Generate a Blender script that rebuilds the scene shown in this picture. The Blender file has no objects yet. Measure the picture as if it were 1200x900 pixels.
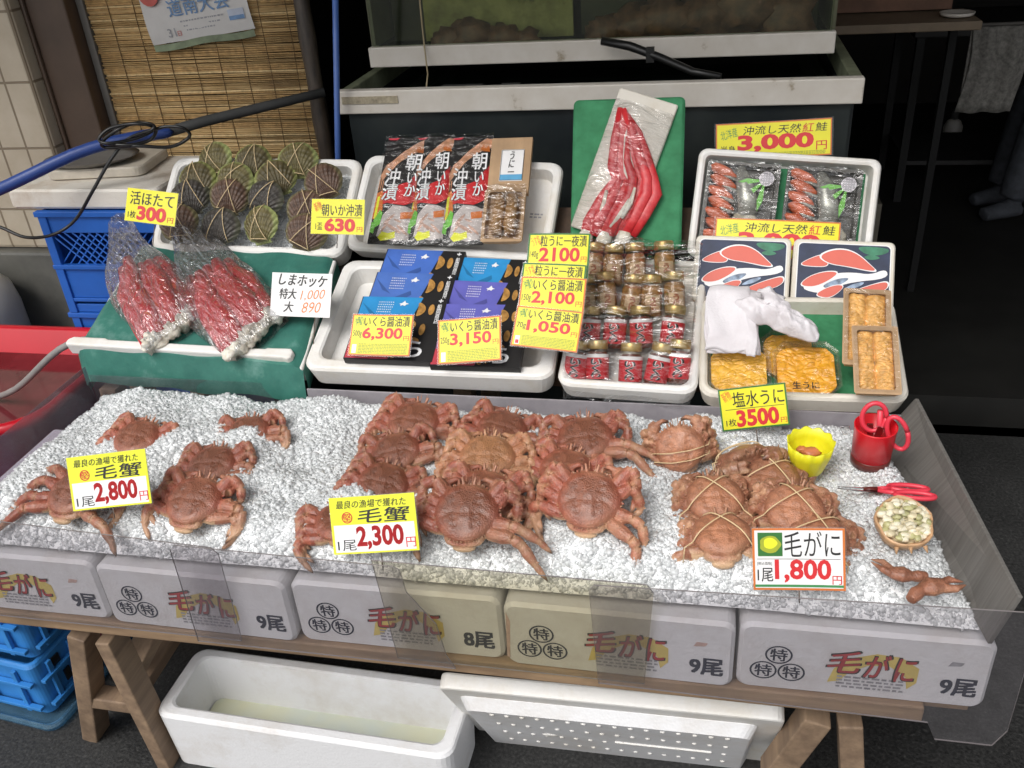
import bpy, bmesh, math, random
import numpy as np
from mathutils import Matrix, Vector, noise as mnoise

# ------------------------------------------------------------------ camera, sky, sun, exposure
SC = bpy.context.scene
COL = SC.collection
FPX = 1059.0
def _n(v):
    v = Vector(v); return v.normalized()
_Z = -_n(((741-600)/FPX, -(2273-450)/FPX, -1.0))
_X = -_n(((-4583-600)/FPX, -(235-450)/FPX, -1.0))
_X = (_X - _Z*_X.dot(_Z)).normalized()
_Y = _Z.cross(_X)
CAMR = Matrix((_X, _Y, _Z))                    # camera axes -> world axes
CAMP = Vector((0, 0, 1.6))
cam_d = bpy.data.cameras.new('camera'); cam = bpy.data.objects.new('camera', cam_d); COL.objects.link(cam)
cam.matrix_world = Matrix.Translation(CAMP) @ CAMR.to_4x4()
cam_d.sensor_width = 36; cam_d.lens = FPX/1200*36; cam_d.clip_start = 0.02; cam_d.clip_end = 500
SC.camera = cam

SUN_EL, SUN_AZ = 52, 205        # degrees; azimuth measured clockwise from +Y (north): the light comes from the street side, front left
W = bpy.data.worlds.new('World'); SC.world = W; W.use_nodes = True
nt = W.node_tree; nt.nodes.clear()
wo = nt.nodes.new('ShaderNodeOutputWorld'); bg = nt.nodes.new('ShaderNodeBackground')
sk = nt.nodes.new('ShaderNodeTexSky'); sk.sky_type = 'NISHITA'; sk.sun_disc = False
sk.sun_elevation = math.radians(SUN_EL); sk.sun_rotation = math.radians(SUN_AZ)
sk.air_density = 1.0; sk.dust_density = 4.0; sk.ozone_density = 1.0
hs = nt.nodes.new('ShaderNodeHueSaturation'); hs.inputs['Saturation'].default_value = 0.16   # overcast: nearly grey
nt.links.new(sk.outputs[0], hs.inputs['Color']); nt.links.new(hs.outputs[0], bg.inputs[0]); nt.links.new(bg.outputs[0], wo.inputs[0])
bg.inputs[1].default_value = 0.15
sl = bpy.data.lights.new('sun', 'SUN'); sl.energy = 1.1; sl.angle = math.radians(28); sl.color = (1.0, .965, .92)
so = bpy.data.objects.new('sun', sl); COL.objects.link(so)
_a, _e = math.radians(SUN_AZ), math.radians(SUN_EL)
so.rotation_euler = Vector((-math.sin(_a)*math.cos(_e), -math.cos(_a)*math.cos(_e), -math.sin(_e))).to_track_quat('-Z', 'Y').to_euler()
SC.view_settings.view_transform = 'Standard'; SC.view_settings.look = 'None'; SC.view_settings.gamma = 1
SC.view_settings.exposure = 0.22
SC.render.engine = 'CYCLES'
SC.cycles.use_denoising = True; SC.cycles.transparent_max_bounces = 24; SC.cycles.max_bounces = 9; SC.cycles.diffuse_bounces = 6
SC.cycles.caustics_reflective = False; SC.cycles.caustics_refractive = False; SC.cycles.sample_clamp_indirect = 3

# ------------------------------------------------------------------ pixel of the photograph -> point on a real plane
def ray(px, py): return CAMR @ Vector(((px-600)/FPX, -(py-450)/FPX, -1.0))
def at_y(px, py, y): r = ray(px, py); return CAMP + r*(y/r.y)
def at_z(px, py, z): r = ray(px, py); return CAMP + r*((z-1.6)/r.z)
def nrm(th): th = math.radians(th); return Vector((0, -math.sin(th), math.cos(th)))
class Plane:                                   # a plane parallel to the stall front, tilted th degrees
    def __init__(s, y, z, th): s.p = Vector((0, y, z)); s.th = th; s.n = nrm(th)
    def up(s, d): q = Plane(0, 0, s.th); q.p = s.p + s.n*d; return q
    def at(s, px, py): r = ray(px, py); return CAMP + r*((s.p-CAMP).dot(s.n)/r.dot(s.n))
def frame(pl, BL, BR, TL):                     # local x right, y up the face, z out of it; origin at BL
    a, b, c = pl.at(*BL), pl.at(*BR), pl.at(*TL)
    u = (b-a).normalized(); v = pl.n.cross(u); w = (b-a).length; h = abs((c-a).dot(v))
    m = Matrix.Identity(4)
    for i in range(3): m[i][0], m[i][1], m[i][2], m[i][3] = u[i], v[i], pl.n[i], a[i]
    return m, w, h
LOW = Plane(1.53, .67, 20)                     # lower shelf of the display
UPP = Plane(1.88, .80, 40)                     # upper shelf
rnd = random.Random(7)

# ------------------------------------------------------------------ mesh helpers
class MB:
    def __init__(s): s.v = []; s.f = []; s.m = []; s.s = []
    def add(s, vs, fs, m=0, M=None, smooth=False):
        o = len(s.v)
        if M is not None: vs = [M @ Vector(p) for p in vs]
        s.v += [tuple(p) for p in vs]
        for f in fs: s.f.append([o+i for i in f]); s.m.append(m); s.s.append(smooth)
        return s
    def box(s, c, d, m=0, M=None):
        x, y, z = c; a, b, e = d[0]/2, d[1]/2, d[2]/2
        vs = [(x+i*a, y+j*b, z+k*e) for k in (-1, 1) for j in (-1, 1) for i in (-1, 1)]
        return s.add(vs, [(0,2,3,1),(4,5,7,6),(0,1,5,4),(2,6,7,3),(0,4,6,2),(1,3,7,5)], m, M)
    def loft(s, rings, c0=True, c1=True, m=0, M=None, smooth=False, closed=False):
        n = len(rings[0]); vs = [p for r in rings for p in r]; fs = []
        k = len(rings)
        for i in range(k if closed else k-1):
            a, b = i*n, ((i+1) % k)*n
            for j in range(n): fs.append((a+j, a+(j+1) % n, b+(j+1) % n, b+j))
        if not closed:
            if c0: fs.append(tuple(range(n))[::-1])
            if c1: fs.append(tuple((k-1)*n+j for j in range(n)))
        return s.add(vs, fs, m, M, smooth)
    def prism(s, poly, z0, z1, m=0, M=None, smooth=False):
        return s.loft([[(x, y, z0) for x, y in poly], [(x, y, z1) for x, y in poly]], True, True, m, M, smooth)
    def flat(s, poly, z, m=0, M=None): return s.add([(x, y, z) for x, y in poly], [tuple(range(len(poly)))], m, M)
    def tube(s, pts, rad, seg=10, m=0, M=None, flat=1.0, caps=True, smooth=True):
        pts = [Vector(p) for p in pts]; k = len(pts)
        if not hasattr(rad, '__len__'): rad = [rad]*k
        rings = []; ref = Vector((0, 0, 1))
        for i in range(k):
            t = (pts[min(i+1, k-1)]-pts[max(i-1, 0)])
            t = t.normalized() if t.length > 1e-9 else Vector((0, 0, 1))
            if abs(t.dot(ref)) > .97: ref = Vector((1, 0, 0)) if abs(t.x) < .9 else Vector((0, 1, 0))
            a = t.cross(ref).normalized(); b = a.cross(t); ref = b
            rings.append([pts[i] + (a*math.cos(q) + b*math.sin(q)*flat)*rad[i] for q in [2*math.pi*j/seg for j in range(seg)]])
        return s.loft(rings, caps, caps, m, M, smooth)
    def lathe(s, prof, seg=24, m=0, M=None, smooth=True, wob=None):
        rings = [[(r*(wob(q) if wob else 1)*math.cos(q), r*(wob(q) if wob else 1)*math.sin(q), z) for q in [2*math.pi*j/seg for j in range(seg)]] for r, z in prof]
        return s.loft(rings, True, True, m, M, smooth)
    def ell(s, c, r, m=0, M=None, nu=12, nv=8, jit=0, seed=0):
        R = Matrix.Translation(c) if M is None else M @ Matrix.Translation(c)
        rings = []
        for i in range(1, nv):
            t = math.pi*i/nv
            ring = []
            for j in range(nu):
                q = 2*math.pi*j/nu
                d = Vector((math.sin(t)*math.cos(q), math.sin(t)*math.sin(q), -math.cos(t)))
                k = 1 + (jit*mnoise.noise(d*2.3 + Vector((seed*7.1, seed, 3))) if jit else 0)
                ring.append((d.x*r[0]*k, d.y*r[1]*k, d.z*r[2]*k))
            rings.append(ring)
        return s.loft(rings, True, True, m, R, True)
    def grid(s, fn, nu, nv, m=0, M=None, smooth=True):
        vs = [fn(i/nu, j/nv) for j in range(nv+1) for i in range(nu+1)]
        fs = [(j*(nu+1)+i, j*(nu+1)+i+1, (j+1)*(nu+1)+i+1, (j+1)*(nu+1)+i) for j in range(nv) for i in range(nu)]
        return s.add(vs, fs, m, M, smooth)
    def text(s, t, rect, z, m=0, bold=.02, M=None, rot=0, shear=0):
        x0, y0, x1, y1 = rect
        if bold > .002 and any(ord(ch) > 0x2e80 for ch in t):       # heavy kanji strokes: the plain glyph laid over itself, slightly shifted
            e = bold*.55*min(y1-y0, (x1-x0)/max(1, len(t.split('\n')[0])))
            for i, (dx, dy) in enumerate(((0, 0), (1, .6), (-1, .6), (1, -.6), (-1, -.6))):
                s.text(t, (x0+dx*e, y0+dy*e, x1+dx*e, y1+dy*e), z+i*2e-5, m, 0, M, rot, shear)
            return s
        vs, fs = glyphs(t, bold, shear)
        c = math.cos(math.radians(rot)); d = math.sin(math.radians(rot)); cx, cy = (x0+x1)/2, (y0+y1)/2
        out = []
        for a, b in vs:
            x, y = (a-.5)*(x1-x0), (b-.5)*(y1-y0)
            out.append((cx+x*c-y*d, cy+x*d+y*c, z))
        return s.add(out, fs, m, M)
    def mesh(s, name):
        me = bpy.data.meshes.new(name); me.from_pydata(s.v, [], s.f)
        me.polygons.foreach_set('material_index', s.m); me.polygons.foreach_set('use_smooth', s.s); me.update(); return me
    def build(s, name, mats, parent=None, M=None, bevel=0, fix=True, sub=0):
        me = s.mesh(name)
        if fix:
            b = bmesh.new(); b.from_mesh(me); bmesh.ops.recalc_face_normals(b, faces=b.faces); b.to_mesh(me); b.free()
        for x in (mats if isinstance(mats, (list, tuple)) else [mats]): me.materials.append(x)
        o = bpy.data.objects.new(name, me); COL.objects.link(o)
        if parent: o.parent = parent
        if M is not None: o.matrix_local = M
        if bevel:
            bv = o.modifiers.new('bevel', 'BEVEL'); bv.width = bevel; bv.segments = 2; bv.limit_method = 'ANGLE'; bv.angle_limit = math.radians(50)
        if sub:
            sb = o.modifiers.new('sub', 'SUBSURF'); sb.levels = sub; sb.render_levels = sub
        return o
_gl = {}
def glyphs(t, bold, shear=0):
    k = (t, bold, shear)
    if k not in _gl:
        cu = bpy.data.curves.new('t', 'FONT'); cu.body = t; cu.offset = bold; cu.shear = shear; cu.resolution_u = 3
        if '\n' in t: cu.space_line = .86; cu.align_x = 'CENTER'
        o = bpy.data.objects.new('t', cu); me = o.to_mesh()
        vs = [(v.co.x, v.co.y) for v in me.vertices]; fs = [tuple(p.vertices) for p in me.polygons]
        o.to_mesh_clear(); bpy.data.objects.remove(o); bpy.data.curves.remove(cu)
        xs = [a for a, b in vs] or [0]; ys = [b for a, b in vs] or [0]
        x0, y0 = min(xs), min(ys); w = max(max(xs)-x0, 1e-6); h = max(max(ys)-y0, 1e-6)
        _gl[k] = ([((a-x0)/w, (b-y0)/h) for a, b in vs], fs)
    return _gl[k]
def rr(w, h, r, k=5, x=0, y=0):                # rounded rectangle, lower left corner at x, y
    out = []
    for cx, cy, a in ((w-r, r, -90), (w-r, h-r, 0), (r, h-r, 90), (r, r, 180)):
        for i in range(k+1):
            q = math.radians(a+90*i/k); out.append((x+cx+r*math.cos(q), y+cy+r*math.sin(q)))
    return out
def chaik(P, n=2):                              # rounds the corners of a drawn outline
    for _ in range(n): P = [q for i in range(len(P)) for a, b in [(P[i], P[(i+1) % len(P)])] for q in ((a[0]*.75+b[0]*.25, a[1]*.75+b[1]*.25), (a[0]*.25+b[0]*.75, a[1]*.25+b[1]*.75))]
    return P
def circ(x, y, r, n=20, ry=None): return [(x+r*math.cos(2*math.pi*i/n), y+(ry or r)*math.sin(2*math.pi*i/n)) for i in range(n)]
def mat3(o, M): o.matrix_world = M; return o
def tag(o, label=None, cat=None, group=None, kind=None):
    if label: o['label'] = label
    if cat: o['category'] = cat
    if group: o['group'] = group
    if kind: o['kind'] = kind
    return o
def thing(name, label, cat, M=None, group=None):
    o = bpy.data.objects.new(name, None); o.empty_display_size = .05; COL.objects.link(o)
    if M is not None: o.matrix_world = M
    return tag(o, label, cat, group)
def dup(o, M, label, group=None):
    c = o.copy(); COL.objects.link(c); c.matrix_world = M; c['label'] = label
    if group: c['group'] = group
    for ch in o.children:
        k = ch.copy(); COL.objects.link(k); k.parent = c
        for g in ch.children:
            q = g.copy(); COL.objects.link(q); q.parent = k
    return c
def RX(a): return Matrix.Rotation(math.radians(a), 4, 'X')
def RY(a): return Matrix.Rotation(math.radians(a), 4, 'Y')
def RZ(a): return Matrix.Rotation(math.radians(a), 4, 'Z')
def T(*p): return Matrix.Translation(Vector(p) if len(p) == 3 else Vector(p[0]))
def SCL(x, y=None, z=None):
    y = x if y is None else y; z = x if z is None else z
    return Matrix.Diagonal((x, y, z, 1))

# ------------------------------------------------------------------ materials
def lin(h):
    h = h.lstrip('#'); c = [int(h[i:i+2], 16)/255 for i in (0, 2, 4)]
    return tuple(((x+.055)/1.055)**2.4 if x > .04045 else x/12.92 for x in c)
class Mt:
    def __init__(s, name, base=(.5, .5, .5), rough=.5, **kw):
        s.m = bpy.data.materials.new(name); s.m.use_nodes = True; s.t = s.m.node_tree; s.N = s.t.nodes; s.L = s.t.links
        s.b = s.N['Principled BSDF']; s.b.inputs['Base Color'].default_value = (*base[:3], 1); s.b.inputs['Roughness'].default_value = rough
        for k, v in kw.items():
            nm = {'metal': 'Metallic', 'spec': 'Specular IOR Level', 'trans': 'Transmission Weight', 'ior': 'IOR', 'coat': 'Coat Weight', 'sss': 'Subsurface Weight', 'alpha': 'Alpha', 'sheen': 'Sheen Weight'}[k]
            s.b.inputs[nm].default_value = v
        if 'sss' in kw: s.b.inputs['Subsurface Radius'].default_value = (.02, .012, .008); s.b.inputs['Subsurface Scale'].default_value = .3
    def co(s, scale=(1, 1, 1), gen='Object'):
        tc = s.N.new('ShaderNodeTexCoord'); mp = s.N.new('ShaderNodeMapping'); mp.inputs['Scale'].default_value = scale
        s.L.new(tc.outputs[gen], mp.inputs[0]); return mp.outputs[0]
    def noise(s, scale, vec=None, detail=4, rough=.6):
        n = s.N.new('ShaderNodeTexNoise'); n.inputs['Scale'].default_value = scale; n.inputs['Detail'].default_value = detail; n.inputs['Roughness'].default_value = rough
        s.L.new(vec if vec is not None else s.co(), n.inputs['Vector']); return n.outputs['Fac']
    def vor(s, scale, vec=None, out='Distance', feature='F1'):
        n = s.N.new('ShaderNodeTexVoronoi'); n.inputs['Scale'].default_value = scale; n.feature = feature
        s.L.new(vec if vec is not None else s.co(), n.inputs['Vector']); return n.outputs[out]
    def wave(s, scale, vec=None, dist=0, dire='X', detail=2):
        n = s.N.new('ShaderNodeTexWave'); n.bands_direction = dire; n.inputs['Scale'].default_value = scale; n.inputs['Distortion'].default_value = dist; n.inputs['Detail'].default_value = detail
        s.L.new(vec if vec is not None else s.co(), n.inputs['Vector']); return n.outputs['Fac']
    def ramp(s, fac, stops, interp='LINEAR'):
        r = s.N.new('ShaderNodeValToRGB'); r.color_ramp.interpolation = interp; e = r.color_ramp.elements
        while len(e) < len(stops): e.new(.5)
        for i, (p, c) in enumerate(stops):
            e[i].position = p; e[i].color = (*c[:3], 1) if hasattr(c, '__len__') else (c, c, c, 1)
        s.L.new(fac, r.inputs[0]); return r.outputs[0]
    def mix(s, fac, a, b, mode='MIX'):
        n = s.N.new('ShaderNodeMix'); n.data_type = 'RGBA'; n.blend_type = mode
        for sock, v in ((n.inputs[0], fac), (n.inputs[6], a), (n.inputs[7], b)):
            if hasattr(v, 'is_output'): s.L.new(v, sock)
            elif hasattr(v, '__len__'): sock.default_value = (*v[:3], 1)
            else: sock.default_value = v
        return n.outputs[2]
    def math(s, op, a, b=None):
        n = s.N.new('ShaderNodeMath'); n.operation = op
        for i, v in enumerate((a, b)):
            if v is None: continue
            if hasattr(v, 'is_output'): s.L.new(v, n.inputs[i])
            else: n.inputs[i].default_value = v
        return n.outputs[0]
    def attr(s, name, out='Color'):
        n = s.N.new('ShaderNodeAttribute'); n.attribute_name = name; return n.outputs[out]
    def objrand(s): return s.N.new('ShaderNodeObjectInfo').outputs['Random']
    def col(s, x): s.L.new(x, s.b.inputs['Base Color']); return s
    def rgh(s, x): s.L.new(x, s.b.inputs['Roughness']); return s
    def bump(s, h, st=.3, dist=.002):
        n = s.N.new('ShaderNodeBump'); n.inputs['Strength'].default_value = st; n.inputs['Distance'].default_value = dist
        s.L.new(h, n.inputs['Height']); s.L.new(n.outputs[0], s.b.inputs['Normal']); return s
def plain(name, base, rough=.5, var=.12, sc=25, **kw):
    t = Mt(name, base, rough, **kw)
    f = t.noise(sc); t.col(t.ramp(f, [(.3, [c*(1-var) for c in base]), (.7, [min(1, c*(1+var)) for c in base])])); return t.m
M_ = {}
def foam(name, c, dirt):
    t = Mt(name, c, .55)
    n = t.noise(5, detail=6, rough=.7); n2 = t.noise(38, detail=3)
    base = t.ramp(n, [(.30, [x*y for x, y in zip(c, dirt)]), (.52, c), (1, c)])
    t.col(t.mix(t.math('MULTIPLY', t.ramp(n2, [(.62, 0), (.78, 1)]), .25), base, [x*y*.9 for x, y in zip(c, dirt)]))
    t.bump(t.vor(170), .25, .0015); return t.m
M_['foam'] = foam('foam_white', (.79, .775, .745), (.88, .83, .74))
M_['foam_old'] = foam('foam_cream', (.70, .66, .58), (.85, .80, .72))
M_['foam_blue'] = foam('foam_cool', (.78, .78, .79), (.84, .80, .75))
t = Mt('wet_asphalt', (.03, .03, .03), .35)
v = t.noise(90, detail=6); n = t.noise(1.6)
t.col(t.ramp(t.noise(140, detail=3), [(.35, (.012, .012, .012)), (.62, (.035, .035, .034)), (.78, (.09, .088, .082))]))
t.rgh(t.ramp(n, [(.4, .3), (.65, .75)])); t.bump(v, .7, .004); M_['asphalt'] = t.m
def wood(name, a, b, sc=(40, 3, 40)):
    t = Mt(name, a, .65); v = t.co(sc); f = t.noise(1.0, v, 5, .65); w = t.noise(6, detail=5)
    t.col(t.mix(t.ramp(w, [(.45, 0), (.7, .55)]), t.ramp(f, [(.3, b), (.7, a)]), [x*.45 for x in b])); t.bump(f, .3, .002); return t.m
M_['wood'] = wood('weathered_wood', (.34, .235, .15), (.18, .12, .08))
M_['wood_x'] = wood('weathered_wood_rail', (.40, .27, .16), (.20, .13, .08), (3, 40, 40))
M_['wood_dark'] = wood('dark_wood', (.10, .055, .03), (.05, .03, .018), (40, 40, 3))
M_['wood_pale'] = wood('pale_wood_pack', (.52, .34, .19), (.42, .27, .15), (50, 4, 50))
def sheet(name, tint, refl=.07, haze=.12, hz=(.7, .7, .72), rough=.08, scuff=40):
    m = bpy.data.materials.new(name); m.use_nodes = True; N = m.node_tree.nodes; L = m.node_tree.links; N.clear()
    o = N.new('ShaderNodeOutputMaterial'); tr = N.new('ShaderNodeBsdfTransparent'); tr.inputs[0].default_value = (*tint, 1)
    df = N.new('ShaderNodeBsdfDiffuse'); df.inputs[0].default_value = (*hz, 1); gl = N.new('ShaderNodeBsdfGlossy'); gl.inputs['Roughness'].default_value = rough
    tc = N.new('ShaderNodeTexCoord'); ns = N.new('ShaderNodeTexNoise'); ns.inputs['Scale'].default_value = scuff; ns.inputs['Detail'].default_value = 6
    L.new(tc.outputs['Object'], ns.inputs[0]); mr = N.new('ShaderNodeMapRange'); mr.inputs[1].default_value = .3; mr.inputs[2].default_value = .75; mr.inputs[3].default_value = haze*.38; mr.inputs[4].default_value = haze*.62
    L.new(ns.outputs[0], mr.inputs[0]); a = N.new('ShaderNodeMixShader'); L.new(mr.outputs[0], a.inputs[0]); L.new(tr.outputs[0], a.inputs[1]); L.new(df.outputs[0], a.inputs[2])
    fr = N.new('ShaderNodeLayerWeight'); fr.inputs[0].default_value = .2; pw = N.new('ShaderNodeMath'); pw.operation = 'POWER'; pw.inputs[1].default_value = 3; L.new(fr.outputs['Facing'], pw.inputs[0])
    mx = N.new('ShaderNodeMath'); mx.operation = 'MULTIPLY_ADD'; mx.inputs[1].default_value = .6; mx.inputs[2].default_value = refl*.6; L.new(pw.outputs[0], mx.inputs[0]); mx.use_clamp = True
    b = N.new('ShaderNodeMixShader'); L.new(mx.outputs[0], b.inputs[0]); L.new(a.outputs[0], b.inputs[1]); L.new(gl.outputs[0], b.inputs[2]); L.new(b.outputs[0], o.inputs[0])
    return m
M_['acrylic'] = sheet('clear_acrylic', (.86, .85, .86), .05, .10, (.50, .485, .50))
M_['acrylic_smoke'] = sheet('smoky_acrylic', (.74, .70, .75), .05, .26, (.42, .40, .43))
M_['acrylic_yellow'] = sheet('yellowed_acrylic', (.85, .83, .76), .05, .10, (.50, .48, .40))
M_['laminate'] = sheet('laminate_film', (.9, .9, .9), .05, .10)
M_['glass'] = sheet('tank_glass', (.80, .84, .76), .04, .03, (.3, .32, .25))
def film(name, wr=22, tint=(.93, .93, .93), gloss=.35, st=1.0, stretch=(1, 1, 1), milky=0):
    m = bpy.data.materials.new(name); m.use_nodes = True; N = m.node_tree.nodes; L = m.node_tree.links; N.clear()
    o = N.new('ShaderNodeOutputMaterial'); tr = N.new('ShaderNodeBsdfTransparent'); tr.inputs[0].default_value = (*tint, 1)
    gl = N.new('ShaderNodeBsdfGlossy'); gl.inputs['Roughness'].default_value = .12; gl.inputs[0].default_value = (1, 1, 1, 1)
    tc = N.new('ShaderNodeTexCoord'); mp = N.new('ShaderNodeMapping'); mp.inputs['Scale'].default_value = stretch; L.new(tc.outputs['Object'], mp.inputs[0])
    ns = N.new('ShaderNodeTexNoise'); ns.inputs['Scale'].default_value = wr; ns.inputs['Detail'].default_value = 3; ns.inputs['Distortion'].default_value = 1.2
    L.new(mp.outputs[0], ns.inputs[0]); bp = N.new('ShaderNodeBump'); bp.inputs['Strength'].default_value = st; bp.inputs['Distance'].default_value = .02
    L.new(ns.outputs[0], bp.inputs['Height']); L.new(bp.outputs[0], gl.inputs['Normal'])
    fr = N.new('ShaderNodeLayerWeight'); fr.inputs[0].default_value = .25; L.new(bp.outputs[0], fr.inputs['Normal'])
    mx = N.new('ShaderNodeMath'); mx.operation = 'MULTIPLY_ADD'; mx.inputs[1].default_value = gloss; mx.inputs[2].default_value = gloss*.12; L.new(fr.outputs['Facing'], mx.inputs[0]); mx.use_clamp = True
    b = N.new('ShaderNodeMixShader'); L.new(mx.outputs[0], b.inputs[0]); L.new(tr.outputs[0], b.inputs[1]); L.new(gl.outputs[0], b.inputs[2])
    if milky: df = N.new('ShaderNodeBsdfTranslucent'); df.inputs[0].default_value = (.85, .85, .86, 1); d2 = N.new('ShaderNodeBsdfDiffuse'); d2.inputs[0].default_value = (.8, .8, .82, 1); ad = N.new('ShaderNodeMixShader'); L.new(df.outputs[0], ad.inputs[1]); L.new(d2.outputs[0], ad.inputs[2]); mm = N.new('ShaderNodeMixShader'); mm.inputs[0].default_value = milky; L.new(tr.outputs[0], mm.inputs[1]); L.new(ad.outputs[0], mm.inputs[2]); L.new(mm.outputs[0], b.inputs[1])
    L.new(b.outputs[0], o.inputs[0])
    return m
M_['film'] = film('plastic_film', 14, gloss=.55, stretch=(1, 3, 1))
M_['bag'] = film('plastic_bag', 20, (.96, .96, .97), .85, stretch=(3, 1, 1), milky=.06)
M_['film_soft'] = film('thin_wrap', 12, gloss=.22, stretch=(1, 3, 1))
t = Mt('brushed_steel', (.42, .41, .40), .55, metal=.25); t.col(t.ramp(t.noise(6, t.co((1, 30, 1))), [(.3, (.15, .14, .128)), (.7, (.215, .205, .19))])); M_['steel'] = t.m
M_['chrome'] = plain('steel_blade', (.55, .55, .55), .22, metal=1)
def icemat():
    m = bpy.data.materials.new('ice_chips'); m.use_nodes = True; N = m.node_tree.nodes; L = m.node_tree.links; N.clear(); o = N.new('ShaderNodeOutputMaterial')
    tr = N.new('ShaderNodeBsdfTransparent'); tr.inputs[0].default_value = (.97, .985, .99, 1); df = N.new('ShaderNodeBsdfDiffuse'); df.inputs[0].default_value = (.955, .97, .975, 1)
    tl = N.new('ShaderNodeBsdfTranslucent'); tl.inputs[0].default_value = (.95, .97, .975, 1); gl = N.new('ShaderNodeBsdfGlossy'); gl.inputs['Roughness'].default_value = .06
    a = N.new('ShaderNodeMixShader'); a.inputs[0].default_value = .12; L.new(df.outputs[0], a.inputs[1]); L.new(tl.outputs[0], a.inputs[2])
    b = N.new('ShaderNodeMixShader'); b.inputs[0].default_value = .40; L.new(a.outputs[0], b.inputs[1]); L.new(tr.outputs[0], b.inputs[2])
    lw = N.new('ShaderNodeLayerWeight'); lw.inputs[0].default_value = .2; mx = N.new('ShaderNodeMath'); mx.operation = 'MULTIPLY_ADD'; mx.inputs[1].default_value = .4; mx.inputs[2].default_value = .06; L.new(lw.outputs['Facing'], mx.inputs[0])
    c = N.new('ShaderNodeMixShader'); L.new(mx.outputs[0], c.inputs[0]); L.new(b.outputs[0], c.inputs[1]); L.new(gl.outputs[0], c.inputs[2]); L.new(c.outputs[0], o.inputs[0]); return m
M_['ice'] = icemat()
t = Mt('ice_bed', (.72, .76, .78), .3); t.bump(t.noise(110, detail=5), .6, .006); t.col(t.ramp(t.noise(60, detail=4), [(.3, (.90, .92, .925)), (.65, (.97, .975, .98))])); M_['ice_bed'] = t.m
def crabmat(name, top, mid, pale):
    t = Mt(name, mid, .38, spec=.5, sss=.04, coat=.25); t.b.inputs['Coat Roughness'].default_value = .22
    a = t.attr('tint'); sp = t.N.new('ShaderNodeSeparateColor'); t.L.new(a, sp.inputs[0])
    n = t.noise(60, detail=5, rough=.7); n2 = t.vor(420); n3 = t.noise(14, detail=3)
    cs = t.ramp(n, [(.30, [x*.62 for x in top]), (.52, top), (.78, [x*1.35 for x in top])])
    cl = t.ramp(n, [(.28, [x*.55 for x in mid]), (.52, mid), (.8, [min(1, x*1.5) for x in mid])])
    cl = t.mix(t.ramp(n3, [(.45, 0), (.7, .35)]), cl, pale)
    c = t.mix(sp.outputs[2], cl, cs)
    c = t.mix(sp.outputs[0], c, pale)
    c = t.mix(sp.outputs[1], c, (.035, .02, .015))
    c = t.mix(t.ramp(t.vor(300), [(.0, .55), (.22, 0)]), c, [min(1, x*1.9) for x in mid])
    r = t.N.new('ShaderNodeObjectInfo').outputs['Random']
    h = t.N.new('ShaderNodeHueSaturation'); t.L.new(c, h.inputs['Color']); t.L.new(t.math('MULTIPLY_ADD', r, .35), h.inputs['Value']); h.inputs['Value'].default_value = 1
    ml = [x for x in t.N if x.bl_idname == 'ShaderNodeMath' and x.operation == 'MULTIPLY_ADD'][-1]; ml.inputs[2].default_value = .82
    t.col(h.outputs[0]); t.bump(t.math('ADD', t.math('MULTIPLY', n2, -.6), n), .55, .003); t.rgh(t.ramp(n, [(.3, .28), (.7, .55)])); return t.m
M_['crab'] = crabmat('crab_shell_brown_red', (.215, .080, .046), (.325, .092, .056), (.64, .44, .26))
M_['crab_tan'] = crabmat('crab_shell_tan', (.31, .145, .068), (.37, .155, .078), (.62, .43, .25))
M_['crab_orange'] = crabmat('crab_shell_boiled_orange', (.40, .175, .095), (.32, .13, .075), (.60, .40, .24))
t = Mt('red_crab_leg', (.62, .06, .05), .35, sss=.05); n = t.noise(70, detail=4); w = t.noise(9, t.co((1, 5, 1)))
t.col(t.mix(t.ramp(w, [(.55, 0), (.8, .2)]), t.ramp(n, [(.35, (.50, .018, .026)), (.65, (.64, .045, .05))]), (.75, .36, .33))); t.bump(n, .4, .003); M_['legred'] = t.m  # stretched streaks: pale marbling, with the wrap's glare put into the colour
t = Mt('crab_leg_meat', (.74, .70, .60), .5, sss=.1); t.bump(t.noise(90, detail=5), .8, .006); t.col(t.ramp(t.noise(35), [(.35, (.60, .52, .40)), (.6, (.80, .77, .68))])); M_['meat'] = t.m
M_['band'] = plain('tan_rubber_band', (.68, .52, .30), .5)
M_['white'] = plain('white_print', (.80, .80, .80), .45, .02)
M_['card'] = plain('white_card', (.80, .79, .78), .5, .03)
M_['yellow'] = plain('yellow_card', (.78, .72, .02), .4, .03)
M_['lime'] = plain('lime_yellow_card', (.76, .78, .03), .4, .03)
M_['black'] = plain('black_print', (.014, .013, .013), .45, .05)
M_['navy'] = plain('navy_print', (.02, .03, .07), .5, .3)
M_['red'] = plain('red_print', (.62, .02, .025), .45, .04)
M_['salmonred'] = plain('salmon_red_print', (.66, .13, .09), .45, .04)
M_['orange'] = plain('orange_print', (.72, .20, .03), .45, .05)
M_['orange_edge'] = plain('orange_edge_print', (.62, .17, .03), .45, .05)
M_['green_edge'] = plain('green_edge_print', (.03, .16, .03), .45, .05)
M_['green_ink'] = plain('green_ink', (.05, .25, .08), .45, .05)
M_['olive'] = plain('fine_print_olive', (.36, .40, .03), .45, .05)
M_['greyprint'] = plain('grey_print', (.33, .33, .35), .5, .3, 80)
M_['swoosh'] = plain('yellow_swoosh_print', (.70, .55, .15), .5, .15)
M_['green_plastic'] = plain('green_leaf_plastic', (.16, .52, .06), .35, .1)
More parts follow.
